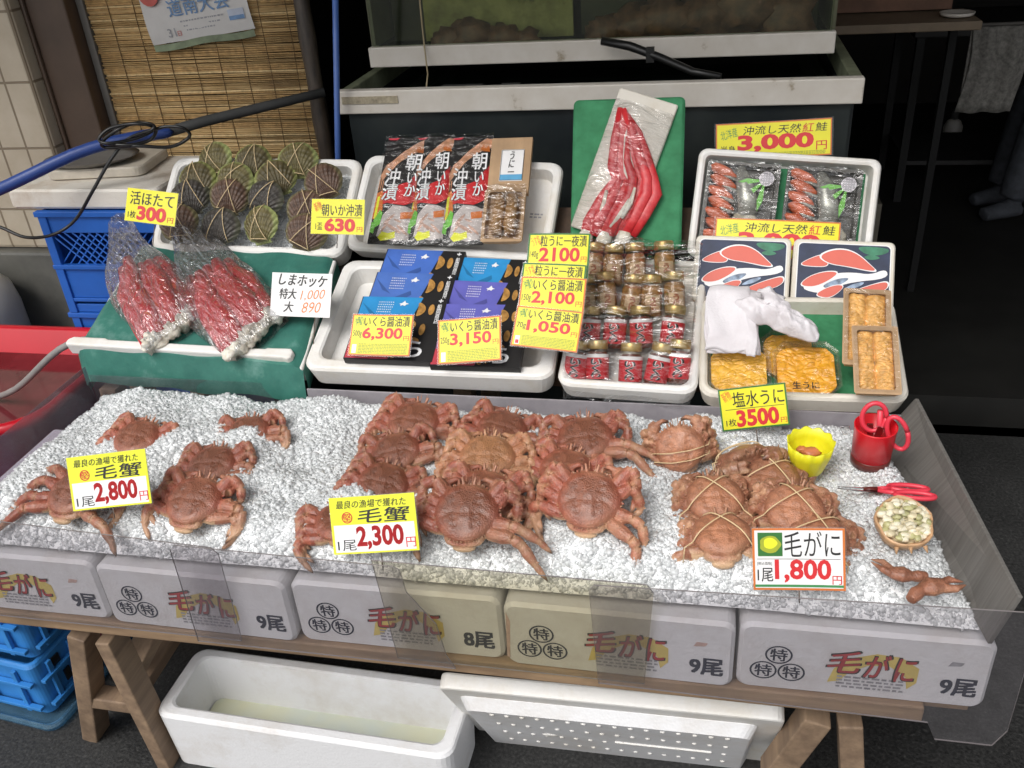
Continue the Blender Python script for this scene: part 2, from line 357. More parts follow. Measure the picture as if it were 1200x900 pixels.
t = Mt('green_cloth', (.035, .22, .09), .8); n = t.noise(18, detail=5); t.col(t.ramp(n, [(.3, (.025, .16, .065)), (.7, (.05, .27, .12))])); t.bump(t.noise(7, detail=4), .6, .03); M_['greencloth'] = t.m
t = Mt('wet_teal_cloth', (.04, .19, .13), .35); n = t.noise(9, detail=6, rough=.7); t.col(t.ramp(n, [(.3, (.03, .13, .105)), (.55, (.05, .19, .15)), (.72, (.17, .33, .29))])); t.bump(t.noise(12, detail=5), .5, .01); M_['tealcloth'] = t.m
M_['bluecrate'] = plain('blue_crate_plastic', (.02, .12, .48), .4, .1, 8)
M_['skycrate'] = plain('sky_blue_crate_plastic', (.035, .20, .52), .4, .18, 8)
M_['crateclear'] = sheet('pale_blue_clear_plastic', (.55, .75, .88), .05, .35, (.25, .45, .6))
M_['redtub'] = plain('red_plastic_tub', (.50, .008, .02), .3, .08, 5)
M_['redcup'] = plain('red_cup_plastic', (.68, .01, .02), .25, .05, spec=.6)
M_['brown'] = plain('brown_cup_base', (.12, .02, .015), .3, .15)
M_['yellowcup'] = plain('yellow_cup_plastic', (.74, .70, .02), .35, .05, sss=.1)
M_['pinkred'] = plain('pink_red_handle_plastic', (.72, .05, .08), .35, .05)
M_['rubber'] = plain('black_rubber', (.012, .012, .012), .35, .2)
M_['greyfoam'] = plain('grey_pipe_lagging', (.045, .046, .045), .75, .15)
M_['bluehose'] = plain('blue_hose', (.025, .06, .24), .4, .12)
M_['bluepipe'] = plain('blue_pole_paint', (.06, .13, .38), .4, .1)
M_['greyhose'] = plain('grey_hose', (.25, .24, .23), .4, .1)
t = Mt('bamboo_pole', (.035, .025, .018), .45); t.col(t.ramp(t.noise(9, t.co((8, 8, 1.5))), [(.3, (.02, .015, .012)), (.7, (.075, .055, .04))])); M_['bamboo'] = t.m
t = Mt('cream_tile', (.55, .48, .37), .25, spec=.5); n = t.noise(5, detail=5)
br = t.N.new('ShaderNodeTexBrick'); br.offset = 0; br.inputs['Scale'].default_value = 1; br.inputs['Brick Width'].default_value = .085; br.inputs['Row Height'].default_value = .19; br.inputs['Mortar Size'].default_value = .004; br.inputs['Mortar Smooth'].default_value = .3
tc = t.N.new('ShaderNodeTexCoord'); cx = t.N.new('ShaderNodeSeparateXYZ'); cb = t.N.new('ShaderNodeCombineXYZ'); t.L.new(tc.outputs['Object'], cx.inputs[0]); t.L.new(cx.outputs[0], cb.inputs[0]); t.L.new(cx.outputs[2], cb.inputs[1]); t.L.new(cb.outputs[0], br.inputs[0])
t.col(t.mix(br.outputs['Fac'], t.ramp(n, [(.3, (.44, .37, .27)), (.7, (.60, .53, .42))]), (.25, .20, .14))); t.bump(t.math('MULTIPLY', br.outputs['Fac'], -1), .5, .004); M_['tile'] = t.m
M_['column'] = plain('brown_painted_column', (.085, .055, .038), .4, .2, 6)
t = Mt('grey_plinth', (.13, .125, .11), .5); t.col(t.ramp(t.noise(7, detail=5), [(.3, (.085, .085, .075)), (.7, (.17, .165, .145))])); M_['plinth'] = t.m
t = Mt('reed_blind', (.42, .26, .10), .7)
w = t.wave(60, t.co((.15, 1, 1)), 2.2, 'Z', 3); n = t.noise(20, t.co((.6, 1, 9)), 5)
c = t.ramp(n, [(.3, (.50, .31, .12)), (.55, (.70, .48, .22)), (.8, (.78, .60, .33))])
c = t.mix(t.ramp(w, [(.0, .2), (.3, 0)]), c, (.20, .11, .045))
t.col(t.mix(t.ramp(t.noise(3, detail=4), [(.55, 0), (.75, .6)]), c, (.17, .09, .035))); t.bump(w, .8, .004); M_['blind'] = t.m
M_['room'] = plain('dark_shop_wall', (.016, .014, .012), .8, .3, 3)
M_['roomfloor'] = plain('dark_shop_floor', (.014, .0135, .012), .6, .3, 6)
M_['unseen_canvas'] = plain('unseen_awning_canvas', (.20, .19, .18), .8, .1)
t = Mt('painted_white_tank_frame', (.66, .62, .56), .5); n = t.noise(14, detail=6); t.col(t.ramp(n, [(.26, (.28, .22, .14)), (.36, (.62, .57, .50)), (.7, (.70, .66, .60))])); M_['tankframe'] = t.m
t = Mt('dark_tank_panel', (.02, .025, .028), .25); t.col(t.ramp(t.noise(3), [(.3, (.012, .016, .02)), (.7, (.035, .042, .04))])); M_['tankdark'] = t.m
t = Mt('algae_wall', (.30, .28, .09), .7); n = t.noise(4.5, detail=7, rough=.72)
t.col(t.mix(t.ramp(t.noise(14, detail=6), [(.42, 0), (.7, .8)]), t.ramp(n, [(.30, (.03, .03, .015)), (.40, (.34, .31, .12)), (.7, (.55, .50, .22))]), (.12, .10, .04))); M_['algae'] = t.m
M_['shellfish'] = plain('brown_shellfish', (.16, .075, .05), .5, .5, 30)
def solid(n, c, r=.5, **k): M_[n] = plain(n.replace('_', ' ').replace(' ', '_'), c, r, **k); return M_[n]
# ------------------------------------------------------------------ setting: ground, shop shell
def struct(name, mb, m, **k): o = mb.build(name, m, **k); o['kind'] = 'structure'; return o
mb = MB(); mb.box((0, -98, -.05), (300, 201, .1)); struct('asphalt_ground', mb, M_['asphalt'])           # street, up to the shop threshold y = 2.5
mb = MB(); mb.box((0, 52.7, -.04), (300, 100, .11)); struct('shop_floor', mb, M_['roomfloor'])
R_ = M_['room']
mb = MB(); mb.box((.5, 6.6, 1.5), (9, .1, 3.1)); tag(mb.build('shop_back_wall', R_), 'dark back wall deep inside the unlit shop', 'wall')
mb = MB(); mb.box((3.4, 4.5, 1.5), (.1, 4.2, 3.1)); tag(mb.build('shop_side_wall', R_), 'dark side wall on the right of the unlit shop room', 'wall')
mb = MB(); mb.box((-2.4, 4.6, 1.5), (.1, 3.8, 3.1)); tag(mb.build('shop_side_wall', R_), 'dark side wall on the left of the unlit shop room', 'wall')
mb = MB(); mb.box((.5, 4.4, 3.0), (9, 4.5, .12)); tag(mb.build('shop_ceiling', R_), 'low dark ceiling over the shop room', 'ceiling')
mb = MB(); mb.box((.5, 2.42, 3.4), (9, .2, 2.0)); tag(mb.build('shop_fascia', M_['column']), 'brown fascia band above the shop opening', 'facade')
mb = MB()
mb.loft([[(-4, 2.3, 2.62), (4.6, 2.3, 2.62), (4.6, 2.3, 2.66), (-4, 2.3, 2.66)], [(-4, 1.15, 2.40), (4.6, 1.15, 2.40), (4.6, 1.15, 2.44), (-4, 1.15, 2.44)]])  # unseen canopy added overhead so the back gets less daylight
tag(mb.build('unseen_awning', M_['unseen_canvas']), 'unseen grey canvas added overhead to darken the back of the stall', 'unseen_awning')

# tiled pillar on the left
t0 = thing('tiled_pillar', 'cream tiled pillar at the left edge beside the brown column', 'pillar', T(-2.5, 2.35, 0))
mb = MB(); mb.box((-.10, .2, 1.78), (1.40, .4, 2.30)); o = mb.build('tile_face', M_['tile'], t0, bevel=.012)
mb = MB(); mb.box((-.115, .17, .315), (1.40, .40, .628)); mb.build('plinth', M_['plinth'], t0, bevel=.01)
mb = MB(); mb.box((-1.835, 2.48, 1.5), (.15, .16, 3.0)); mb.box((-1.885, 2.395, 1.5), (.012, .014, 3.0)); tag(mb.build('brown_column', M_['column'], bevel=.006), 'dark brown painted column between tiles and reed blind', 'column')
mb = MB(); mb.box((-1.748, 2.48, 1.5), (.022, .06, 3.0)); tag(mb.build('metal_channel', M_['steel'], bevel=.002), 'narrow dark metal channel along the right side of the brown column', 'channel')
# reed blind: real horizontal reeds bound by cords
bl = thing('reed_blind', 'tan reed blind hanging behind the scallop tray', 'blind', T(-1.735, 2.46, 1.0))
mb = MB()
for i in range(205):
    z = -.45 + i*.0058; a, b = rnd.uniform(-.006, .004), .645 + rnd.uniform(-.012, .014); dy = rnd.uniform(-.0012, .0012); k = rnd.uniform(-.0016, .0016)
    mb.tube([(a, dy, z), ((a+b)/2, dy+rnd.uniform(-.001, .001), z+k), (b, dy, z-k)], rnd.uniform(.0026, .0036), 6, rnd.choice((0, 0, 0, 1, 2)))
v1 = plain('reed_dark', (.46, .29, .12), .7, .3, 60); v2 = plain('reed_light', (.72, .53, .27), .7, .25, 60)
mb.build('reeds', [M_['blind'], v1, v2], bl)
mb = MB()
for x in (.07, .15, .225, .30, .375, .455, .525, .605):
    for s in (-1, 1): mb.tube([(x+rnd.uniform(-.002, .002), s*.0042, z) for z in np.linspace(-.45, .74, 14)], .0011, 5)
mb.build('binding_cord', plain('cord_brown', (.15, .09, .04), .8), bl)
# poster on the blind
VB = Plane(0, 0, 90); VB.p = Vector((0, 2.445, 0))
M, w, h = frame(VB, (181, 53), (300, 33), (163, -9)); 
mb = MB(); mb.grid(lambda u, v: (u*w, v*h, .004 + .006*math.sin(u*3.1)*(1-v) + .004*math.sin(v*5)), 12, 12)
mb.grid(lambda u, v: (u*w*.985, -.018*(1+.15*math.sin(u*9)) + v*.018, .0045 + .006*math.sin(u*3.1)), 12, 1, 1)
Z = .012
mb.text('道南大会', (.26*w, .46*h, .84*w, .78*h), Z, 2, .02); mb.text('31', (.19*w, .10*h, .27*w, .26*h), Z, 3, .01); mb.text('日', (.285*w, .10*h, .32*w, .19*h), Z, 4, .01)
mb.flat([(.80*w, .22*h), (.95*w, .22*h), (.95*w, .42*h), (.80*w, .42*h)], Z-.001, 5); mb.flat([(.805*w, .225*h), (.945*w, .225*h), (.945*w, .30*h), (.805*w, .30*h)], Z, 2)
for y, a, b in ((.34, .34, .74), (.25, .36, .70), (.17, .38, .66)):
    x = a
    while x < b: d = rnd.uniform(.01, .03); mb.flat([(x*w, y*h), ((x+d)*w, y*h), ((x+d)*w, (y+.028)*h), (x*w, (y+.028)*h)], Z, 3); x += d+.008
mb.prism(circ(.12*w, .93*h, .03, 16), Z-.001, Z, 4)
o = mb.build('paper_poster', [plain('poster_paper', (.62, .60, .58), .6, .05), plain('poster_green_edge', (.20, .24, .15), .6, .3), plain('poster_blue_ink', (.16, .28, .48), .6, .2, 60), M_['greyprint'], plain('poster_red_ink', (.55, .12, .10), .6), plain('poster_pale_blue', (.50, .55, .66), .6)], fix=False)
o.matrix_world = M; tag(o, 'curling white paper poster with blue characters pinned on the reed blind', 'poster')
mb = MB(); a, b = at_y(343, -60, 2.40), at_y(386, 200, 2.36); mb.tube([a.lerp(b, i/8) for i in range(-3, 14)], [.021 + .003*(i % 3 == 0) for i in range(17)], 12)
tag(mb.build('bamboo_pole', M_['bamboo']), 'dark thick bamboo pole standing at the right edge of the reed blind', 'pole')
mb = MB(); a, b = at_y(392, -60, 2.2), at_y(396, 185, 2.2); mb.tube([a, b, b+(b-a)*.6], .0075, 10)
tag(mb.build('blue_pole', M_['bluepipe']), 'thin blue pole standing right of the bamboo pole', 'pole')
# hoses
mb = MB(); P = [(-60, 246), (-15, 229), (40, 203), (85, 180), (130, 166), (175, 158), (205, 154)]
pts = [at_y(x, y, 1.86 + .0011*max(0, x)) for x, y in P]
mb.tube(pts, .0155, 12); tag(mb.build('blue_hose', M_['bluehose'], sub=1), 'thick blue hose sagging in from the left edge over the crates', 'hose')
mb = MB(); pts = [at_y(x, y, z) for x, y, z in ((188, 157, 2.08), (240, 142, 2.15), (310, 125, 2.24), (380, 108, 2.33))]
mb.tube(pts, [.0135, .0135, .013, .012], 12); tag(mb.build('lagged_pipe', M_['greyfoam']), 'dark grey lagged pipe running from the blue hose to the bamboo pole', 'pipe')
mb = MB()
P = [(-30, 258), (0, 266), (30, 278), (62, 275), (88, 258), (108, 225), (128, 190), (150, 163), (178, 152), (178, 146), (160, 144), (138, 152), (120, 166), (125, 173), (160, 171), (200, 172), (222, 160), (214, 150), (190, 149), (160, 162), (128, 168), (116, 163), (130, 150), (160, 145), (182, 150), (176, 164), (150, 170), (120, 168)]
pts = [at_y(x, y, 1.84 + .0008*max(0, x) + .012*math.sin(i*2.1)) for i, (x, y) in enumerate(P)]
sm = []
for i in range(len(pts)-1):
    p0, p1, p2, p3 = pts[max(i-1, 0)], pts[i], pts[i+1], pts[min(i+2, len(pts)-1)]
    for k in range(5):
        q = k/5; sm.append(.5*((2*p1)+(p2-p0)*q+(2*p0-5*p1+4*p2-p3)*q*q+(3*p1-p0-3*p2+p3)*q**3))
mb.tube(sm, .0042, 8); tag(mb.build('black_cable', M_['rubber']), 'coiled black cable looped round the blue hose with a hanging bight', 'cable')

# ------------------------------------------------------------------ fish tanks behind the stall
tk = thing('lower_fish_tank', 'long lower fish tank with white top rim behind the display', 'fish tank', T(-.93, 2.25, 0))
Lw = 1.27
mb = MB(); mb.box((Lw/2, .012, .55), (Lw-.03, .02, 1.07)); mb.box((.008, .55, .55), (.014, 1.0, 1.07)); mb.box((Lw-.008, .55, .55), (.014, 1.0, 1.07)); mb.build('dark_side', M_['tankdark'], tk)
mb = MB(); mb.box((Lw/2, 0, 1.088), (Lw+.015, .03, .058)); mb.build('front_rim', M_['tankframe'], tk, bevel=.003)
gsr = plain('green_stained_rim', (.20, .22, .14), .5, .4, 12)
for x in (.004, Lw-.004): mb = MB(); mb.box((x, .55, 1.086), (.028, 1.04, .05)); mb.build('side_rim', gsr, tk, bevel=.003)
mb = MB(); mb.box((Lw/2, .53, 1.03), (Lw-.04, 1.0, .012)); mb.build('water', plain('dark_tank_water', (.02, .03, .025), .06, .3, 3), tk)
for x, yy, w_, m_ in ((.30, .10, .11, 'tankdark'), (.43, .10, .05, 'tankdark'), (.75, .06, .09, 'tankframe')): mb = MB(); mb.box((x, yy, 1.076), (w_, .02, .05)); mb.build('bracket', M_[m_], tk)
mb = MB(); mb.box((.085, -.0165, 1.094), (.15, .003, .018)); mb.build('peeled_strip', plain('peeled_glue_strip', (.36, .31, .22), .8, .4, 60), tk)
tk = thing('upper_fish_tank', 'upper fish tank of murky yellow green water above the white bars', 'fish tank', T(-.91, 2.46, 0))
Lw = 1.21
mb = MB(); mb.box((Lw/2, 0, 1.158), (Lw, .028, .052)); mb.build('front_rim', M_['tankframe'], tk, bevel=.003)
mb = MB(); mb.box((Lw/2, .45, 1.15), (Lw-.01, .86, .03)); mb.build('tank_floor', M_['tankdark'], tk)
mb = MB(); mb.box((Lw/2, .002, 1.43), (Lw-.02, .008, .50)); mb.build('front_pane', M_['glass'], tk)
msp = plain('mossy_side_pane', (.10, .10, .06), .4, .4, 8)
for x in (.006, Lw-.006): mb = MB(); mb.box((x, .42, 1.43), (.012, .80, .50)); mb.build('side_pane', msp, tk)
mb = MB(); mb.box((.33, .15, 1.45), (.42, .012, .56)); mb.build('algae_panel', M_['algae'], tk)
dmp = plain('dark_olive_panel', (.045, .042, .022), .6, .7, 5)  # darker olive panels on both sides of the algae panel
for x, ww in ((.87, .62), (.07, .10)): mb = MB(); mb.box((x, .17, 1.45), (ww, .012, .56)); mb.build('dark_panel', dmp, tk)
mb = MB(); mb.tube([(.165, -.02, 1.45), (.163, -.022, 1.25), (.163, -.024, 1.18), (.175, -.06, 1.12), (.18, -.12, 1.075)], .0022, 6); mb.build('air_tube', plain('beige_air_tube', (.35, .28, .16), .4), tk)
for i, (x, z, r) in enumerate(((.20, 1.20, .05), (.27, 1.21, .06), (.36, 1.20, .055), (.42, 1.195, .04), (.64, 1.21, .055), (.72, 1.22, .07), (.80, 1.23, .08), (.90, 1.24, .09), (1.0, 1.25, .10), (1.08, 1.22, .09))):
    mb = MB(); mb.ell((0, 0, 0), (r, r*.7, r*.7), 0, None, 14, 10, .5, i)
    o = mb.build('live_shellfish', M_['shellfish'], M=T(-.91+x, 2.54, z-.02))
    nn = ['leftmost', 'second', 'third', 'fourth', 'fifth', 'sixth', 'seventh', 'eighth', 'ninth', 'rightmost'][i]
    tag(o, f'lumpy brown shellfish lying inside the murky upper tank, {nn} in the row', 'shellfish', 'shellfish in the upper tank')
mb = MB(); mb.tube([at_y(705, 48, 2.40), at_y(738, 54, 2.39), at_y(775, 68, 2.36), at_y(812, 84, 2.30), at_y(845, 90, 2.28)], [.010, .011, .010, .009, .008], 10); mb.box(tuple(at_y(762, 64, 2.37)), (.02, .02, .035))
tag(mb.build('black_tube', M_['rubber']), 'black tube lying across the two white tank rims', 'tube')

# ------------------------------------------------------------------ dim interior on the right
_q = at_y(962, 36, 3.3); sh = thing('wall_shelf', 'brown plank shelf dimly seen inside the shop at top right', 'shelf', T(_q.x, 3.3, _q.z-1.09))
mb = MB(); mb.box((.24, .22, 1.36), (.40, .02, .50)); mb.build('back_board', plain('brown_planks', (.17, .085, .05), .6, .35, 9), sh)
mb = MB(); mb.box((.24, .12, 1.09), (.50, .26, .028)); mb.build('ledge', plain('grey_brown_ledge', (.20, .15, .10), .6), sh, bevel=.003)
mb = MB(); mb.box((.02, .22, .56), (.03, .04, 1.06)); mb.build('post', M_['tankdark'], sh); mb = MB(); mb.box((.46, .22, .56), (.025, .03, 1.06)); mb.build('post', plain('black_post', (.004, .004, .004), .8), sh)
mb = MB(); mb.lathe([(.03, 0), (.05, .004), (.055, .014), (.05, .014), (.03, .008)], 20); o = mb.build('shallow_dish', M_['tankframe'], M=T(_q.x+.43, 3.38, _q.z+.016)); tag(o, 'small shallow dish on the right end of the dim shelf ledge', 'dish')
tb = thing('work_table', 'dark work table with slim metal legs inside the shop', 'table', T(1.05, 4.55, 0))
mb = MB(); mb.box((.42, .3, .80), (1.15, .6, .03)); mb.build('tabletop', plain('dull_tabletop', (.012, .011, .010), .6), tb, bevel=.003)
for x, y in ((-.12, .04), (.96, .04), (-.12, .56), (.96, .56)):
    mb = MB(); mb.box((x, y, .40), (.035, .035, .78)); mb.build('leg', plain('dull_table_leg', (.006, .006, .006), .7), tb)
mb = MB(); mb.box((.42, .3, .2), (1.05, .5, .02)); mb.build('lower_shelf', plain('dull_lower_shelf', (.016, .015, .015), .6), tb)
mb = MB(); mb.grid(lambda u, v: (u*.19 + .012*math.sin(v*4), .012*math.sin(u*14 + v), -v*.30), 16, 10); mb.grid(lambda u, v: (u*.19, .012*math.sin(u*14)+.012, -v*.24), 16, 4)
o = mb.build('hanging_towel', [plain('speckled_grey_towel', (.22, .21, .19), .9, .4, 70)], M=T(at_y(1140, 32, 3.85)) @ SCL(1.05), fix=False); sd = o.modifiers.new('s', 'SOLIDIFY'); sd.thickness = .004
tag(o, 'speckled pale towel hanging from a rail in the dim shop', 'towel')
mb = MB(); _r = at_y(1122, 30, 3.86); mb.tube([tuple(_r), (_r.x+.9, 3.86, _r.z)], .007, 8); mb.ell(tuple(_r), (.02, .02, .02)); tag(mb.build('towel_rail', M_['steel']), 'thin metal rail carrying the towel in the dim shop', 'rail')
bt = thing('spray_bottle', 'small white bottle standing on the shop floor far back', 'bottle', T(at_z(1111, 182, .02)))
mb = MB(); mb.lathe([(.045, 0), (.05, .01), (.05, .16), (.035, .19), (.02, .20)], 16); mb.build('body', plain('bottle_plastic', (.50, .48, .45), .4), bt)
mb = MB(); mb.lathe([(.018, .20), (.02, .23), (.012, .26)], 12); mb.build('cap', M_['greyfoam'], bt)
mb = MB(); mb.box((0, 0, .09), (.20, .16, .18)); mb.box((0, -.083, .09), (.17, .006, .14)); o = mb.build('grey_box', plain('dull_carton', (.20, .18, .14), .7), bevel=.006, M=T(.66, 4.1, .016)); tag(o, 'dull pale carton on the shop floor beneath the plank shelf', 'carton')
# seated person: only a trouser leg and shoe come into frame
def body(mbx, name, mat, vox, parent=None):
    me = mbx.mesh(name); o = bpy.data.objects.new(name, me); COL.objects.link(o)
    rm = o.modifiers.new('r', 'REMESH'); rm.mode = 'VOXEL'; rm.voxel_size = vox; rm.use_smooth_shade = True
    sm_ = o.modifiers.new('s', 'SMOOTH'); sm_.iterations = 1; sm_.factor = .4
    dg = bpy.context.evaluated_depsgraph_get(); me2 = bpy.data.meshes.new_from_object(o.evaluated_get(dg)); bpy.data.objects.remove(o)
    me2.name = name; me2.materials.clear(); me2.materials.append(mat)
    return me2
mb = MB(); H = Vector((.32, .08, .52))
for s in (0, .2):
    mb.tube([H+Vector((0, s, 0)), Vector((0.02, s, .53)), Vector((-.02, s, .50)), Vector((-.06, s-.02, .30)), Vector((-.09, s-.03, .10))], [.095, .082, .078, .07, .062], 14)
    mb.tube([(-.06, s-.03, .05), (-.12, s-.05, .045), (-.22, s-.09, .035)], [.05, .048, .038], 12, flat=.8)
mb.tube([H+Vector((.03, .1, -.02)), H+Vector((.05, .1, .2)), H+Vector((.02, .1, .42)), H+Vector((0, .1, .52))], [.17, .15, .17, .10], 16, flat=.75)
mb.tube([H+Vector((0, .1, .5)), H+Vector((-.03, .1, .62))], [.055, .05], 12); mb.ell(tuple(H+Vector((-.05, .1, .72))), (.10, .078, .115))
mb.ell(tuple(H+Vector((-.15, .1, .71))), (.02, .014, .022))
for s in (-.1, .3): mb.tube([H+Vector((.02, s, .44)), H+Vector((-.06, s+(-.03 if s < 0 else .03), .2)), H+Vector((-.26, s*.7+.04, .10)), H+Vector((-.33, s*.5+.06, .08))], [.06, .048, .038, .03], 12)
o = bpy.data.objects.new('person', body(mb, 'person', plain('dark_denim', (.055, .06, .072), .8, .3, 30), .012)); COL.objects.link(o); o.matrix_world = T(1.47, 4.38, .016)
tag(o, 'person in dark trousers seated at the far right edge of the dim shop', 'person')
st = thing('stool', 'plain dark stool under the seated person in the shop', 'stool', T(1.86, 4.46, .016))
mb = MB(); mb.lathe([(.16, .40), (.17, .41), (.17, .43), (.16, .44)], 20); mb.build('seat', M_['rubber'], st)
for a in range(4):
    mb = MB(); q = math.radians(45+90*a); mb.tube([(.12*math.cos(q), .12*math.sin(q), .40), (.16*math.cos(q), .16*math.sin(q), 0)], .012, 8); mb.build('leg', M_['steel'], st)
# ------------------------------------------------------------------ trestle table
def beam(mb, p, q, w, d, m=0, up=(0, 1, 0)):
    p, q = Vector(p), Vector(q); z = (q-p).normalized(); y = Vector(up); x = y.cross(z).normalized(); y = z.cross(x)
    R = Matrix((x, y, z)).transposed().to_4x4(); mb.box((0, 0, 0), (w, d, (q-p).length), m, T((p+q)/2) @ R)
tt = thing('trestle_table', 'weathered wooden trestle table carrying the crab boxes and ice', 'table', T(-.45, 1.25, 0))
OFF = Vector((-.45, 1.25, 0))
def tpart(name, fn, mat='wood', bv=.003):
    mb = MB(); fn(mb); mb.v = [tuple(Vector(p)-OFF) for p in mb.v]; return mb.build(name, M_[mat], tt, bevel=bv)
tpart('top_rail', lambda m: m.box((-.52, 1.04, .428), (1.76, .022, .032)), 'wood_x')
tpart('tabletop', lambda m: m.box((-.47, 1.28, .429), (1.80, .45, .02)), 'wood_x')
tpart('top_rail', lambda m: m.box((-.52, 1.50, .40), (1.76, .025, .05)), 'wood_x')
tpart('leg', lambda m: beam(m, at_y(97, 737, 1.065), at_z(113, 858, .0), .036, .05))
tpart('leg', lambda m: beam(m, at_y(128, 742, 1.065), at_y(208, 905, 1.075), .03, .055))
tpart('leg', lambda m: beam(m, (-1.06, 1.46, .41), (-1.24, 1.44, 0), .036, .05))
tpart('leg', lambda m: beam(m, (-1.02, 1.47, .41), (-1.125, 1.47, 0), .036, .05))
tpart('brace', lambda m: beam(m, at_y(108, 815, 1.09), at_y(172, 824, 1.09), .04, .03, 0, (0, 0, 1)))
tpart('brace', lambda m: beam(m, (-1.12, 1.10, .16), (-1.13, 1.44, .16), .03, .05, 0, (1, 0, 0)))
tpart('brace', lambda m: beam(m, (-1.11, 1.12, .22), (-1.05, 1.45, .38), .03, .05, 0, (1, 0, 0)))
tpart('leg', lambda m: beam(m, at_y(958, 835, 1.07), at_y(905, 905, 1.09), .045, .045))
tpart('leg', lambda m: beam(m, at_y(995, 838, 1.07), at_y(1000, 960, 1.08), .038, .05))
tpart('leg', lambda m: beam(m, (.22, 1.46, .41), (.36, 1.44, 0), .04, .05))
tpart('leg', lambda m: beam(m, (.16, 1.46, .41), (.02, 1.44, 0), .04, .05))
tpart('brace', lambda m: beam(m, (.0, 1.42, .13), (.34, 1.42, .13), .04, .03, 0, (0, 0, 1)))

# ------------------------------------------------------------------ printed foam crab boxes in the front row
VF = Matrix(((1, 0, 0, 0), (0, 0, -1, 0), (0, 1, 0, 0), (0, 0, 0, 1)))     # x right, y up, z towards the street
ORD = ['leftmost', 'second', 'third', 'fourth', 'fifth', 'sixth', 'seventh', 'rightmost']
stain = plain('pinkish_stain', (.60, .42, .36), .7, .3, 60)
printrnd = random.Random(3)
def dashes(mb, x0, x1, ys, hgt, z, m, lo=.004, hi=.012, gap=.003, r=printrnd):
    for y in ys:
        x = x0
        while x < x1-lo: d = min(r.uniform(lo, hi), x1-x); mb.flat([(x, y), (x+d, y), (x+d, y+hgt), (x, y+hgt)], z, m); x += d+gap
for k in range(5):
    x1 = .442-.3685*k; x0 = x1-.362; w = .362; h = .138
    M = T(x0, 1.032+(.003, -.001, .004, 0, .002)[k], .443) @ RZ((.5, -.4, .3, -.6, .4)[k]) @ VF
    mb = MB(); r = rr(w, h, .018, 5)
    inner = rr(w-.012, h-.012, .014, 5, .006, .006)
    mb.loft([[(x, y, -.40) for x, y in r], [(x, y, -.006) for x, y in r], [(x, y, 0) for x, y in inner]], m=0)
    Z = .0007
    for cx, cy in ((.060, .078), (.039, .043), (.081, .043)):
        a = circ(cx, cy, .0205, 28, .0190); b = circ(cx, cy, .0175, 28, .0163)
        mb.add([(x, y, Z) for x, y in a]+[(x, y, Z) for x, y in b], [(i, (i+1) % 28, 28+(i+1) % 28, 28+i) for i in range(28)], 1)
        mb.text('特', (cx-.0125, cy-.0125, cx+.0125, cy+.0125), Z, 1, .045)
    sw = [(.135, .03), (.142, .06), (.165, .085), (.20, .098), (.235, .095), (.262, .075), (.262, .045), (.25, .03), (.245, .055), (.22, .075), (.19, .072), (.165, .055), (.152, .035)]
    mb.flat(sw, Z, 2)
    for i, (ch, a, b) in enumerate((('毛', .132, .178), ('が', .184, .222), ('に', .228, .258))):
        mb.text(ch, (a-.002, .052-.004*i, b+.002, .100-.002*i), Z+.0005, 5, .055, rot=4, shear=.25); mb.text(ch, (a, .054-.004*i, b, .098-.002*i), Z+.001, 3, .03, rot=4, shear=.25)
    dashes(mb, .148, .246, (.022, .029, .036, .043), .004, Z+.0004, 4)
    mb.text('8尾' if k == 2 else '9尾', (.296, .026, .346, .062), Z, 1, .10)
    if k in (0, 1, 4): mb.flat([(.30, .086), (.318, .088), (.322, .095), (.305, .096)], Z, 4 if k == 0 else 6)
    mb.flat([(.0, 0.02), (.005, .018), (.01, .10), (.004, .12)], Z, 6) if k == 1 else None
    o = mb.build('crab_box', [M_['foam_blue'], plain('box_navy_ink', (.012, .017, .04), .6, .3, 90), M_['swoosh'], plain('box_red_ink', (.40, .025, .03), .6, .2, 60), M_['greyprint'], M_['black'], stain], M=M)
    tag(o, f'white foam crab box with printed front, {["rightmost", "fourth from left", "third from left, marked 8尾", "second from left", "leftmost, cut by the picture edge"][k]}, under the ice', 'foam box', 'printed foam boxes under the ice')

# ------------------------------------------------------------------ acrylic guards round the ice
EDGE = plain('acrylic_cut_edge', (.22, .20, .20), .3, .1)
def guard(name, poly, y, mat, label):
    mb = MB(); n_ = len(poly); mb.prism(poly, 0, .0025); mb.m = [2 if i < n_ else 0 for i in range(n_)] + [0, 0]; mb.m = [1]*n_ + [0, 0]; o = mb.build(name, [M_[mat], EDGE], M=T(0, y, 0) @ VF); tag(o, label, 'acrylic guard', 'acrylic sheets along the ice front'); return o
g1 = guard('acrylic_guard', [(-1.40, .45), (-.762, .45), (-.760, .48), (-.758, .60), (-.757, .648), (-.768, .661), (-1.40, .692)], 1.016, 'acrylic', 'clear grey acrylic sheet at the left end of the ice front')
g2 = guard('acrylic_guard', [(-.372, .447), (-.385, .475), (-.395, .545), (-.437, .61), (-.442, .655), (-.452, .661), (-.828, .667), (-.838, .657), (-.842, .447)], 1.008, 'acrylic', 'grey acrylic sheet with a slanting cut corner on its right side')
g3 = guard('acrylic_guard', [(-.475, .449), (-.062, .449), (-.050, .645), (-.06, .660), (-.490, .663)], 1.016, 'acrylic_yellow', 'yellowed acrylic sheet in the middle of the ice front over the 8尾 box')
g4 = guard('acrylic_guard', [(-.135, .449), (.36, .440), (.375, .405), (.455, .405), (.47, .44), (.468, .676), (-.138, .658), (-.146, .648)], 1.008, 'acrylic', 'large clear acrylic sheet at the right end of the ice front')
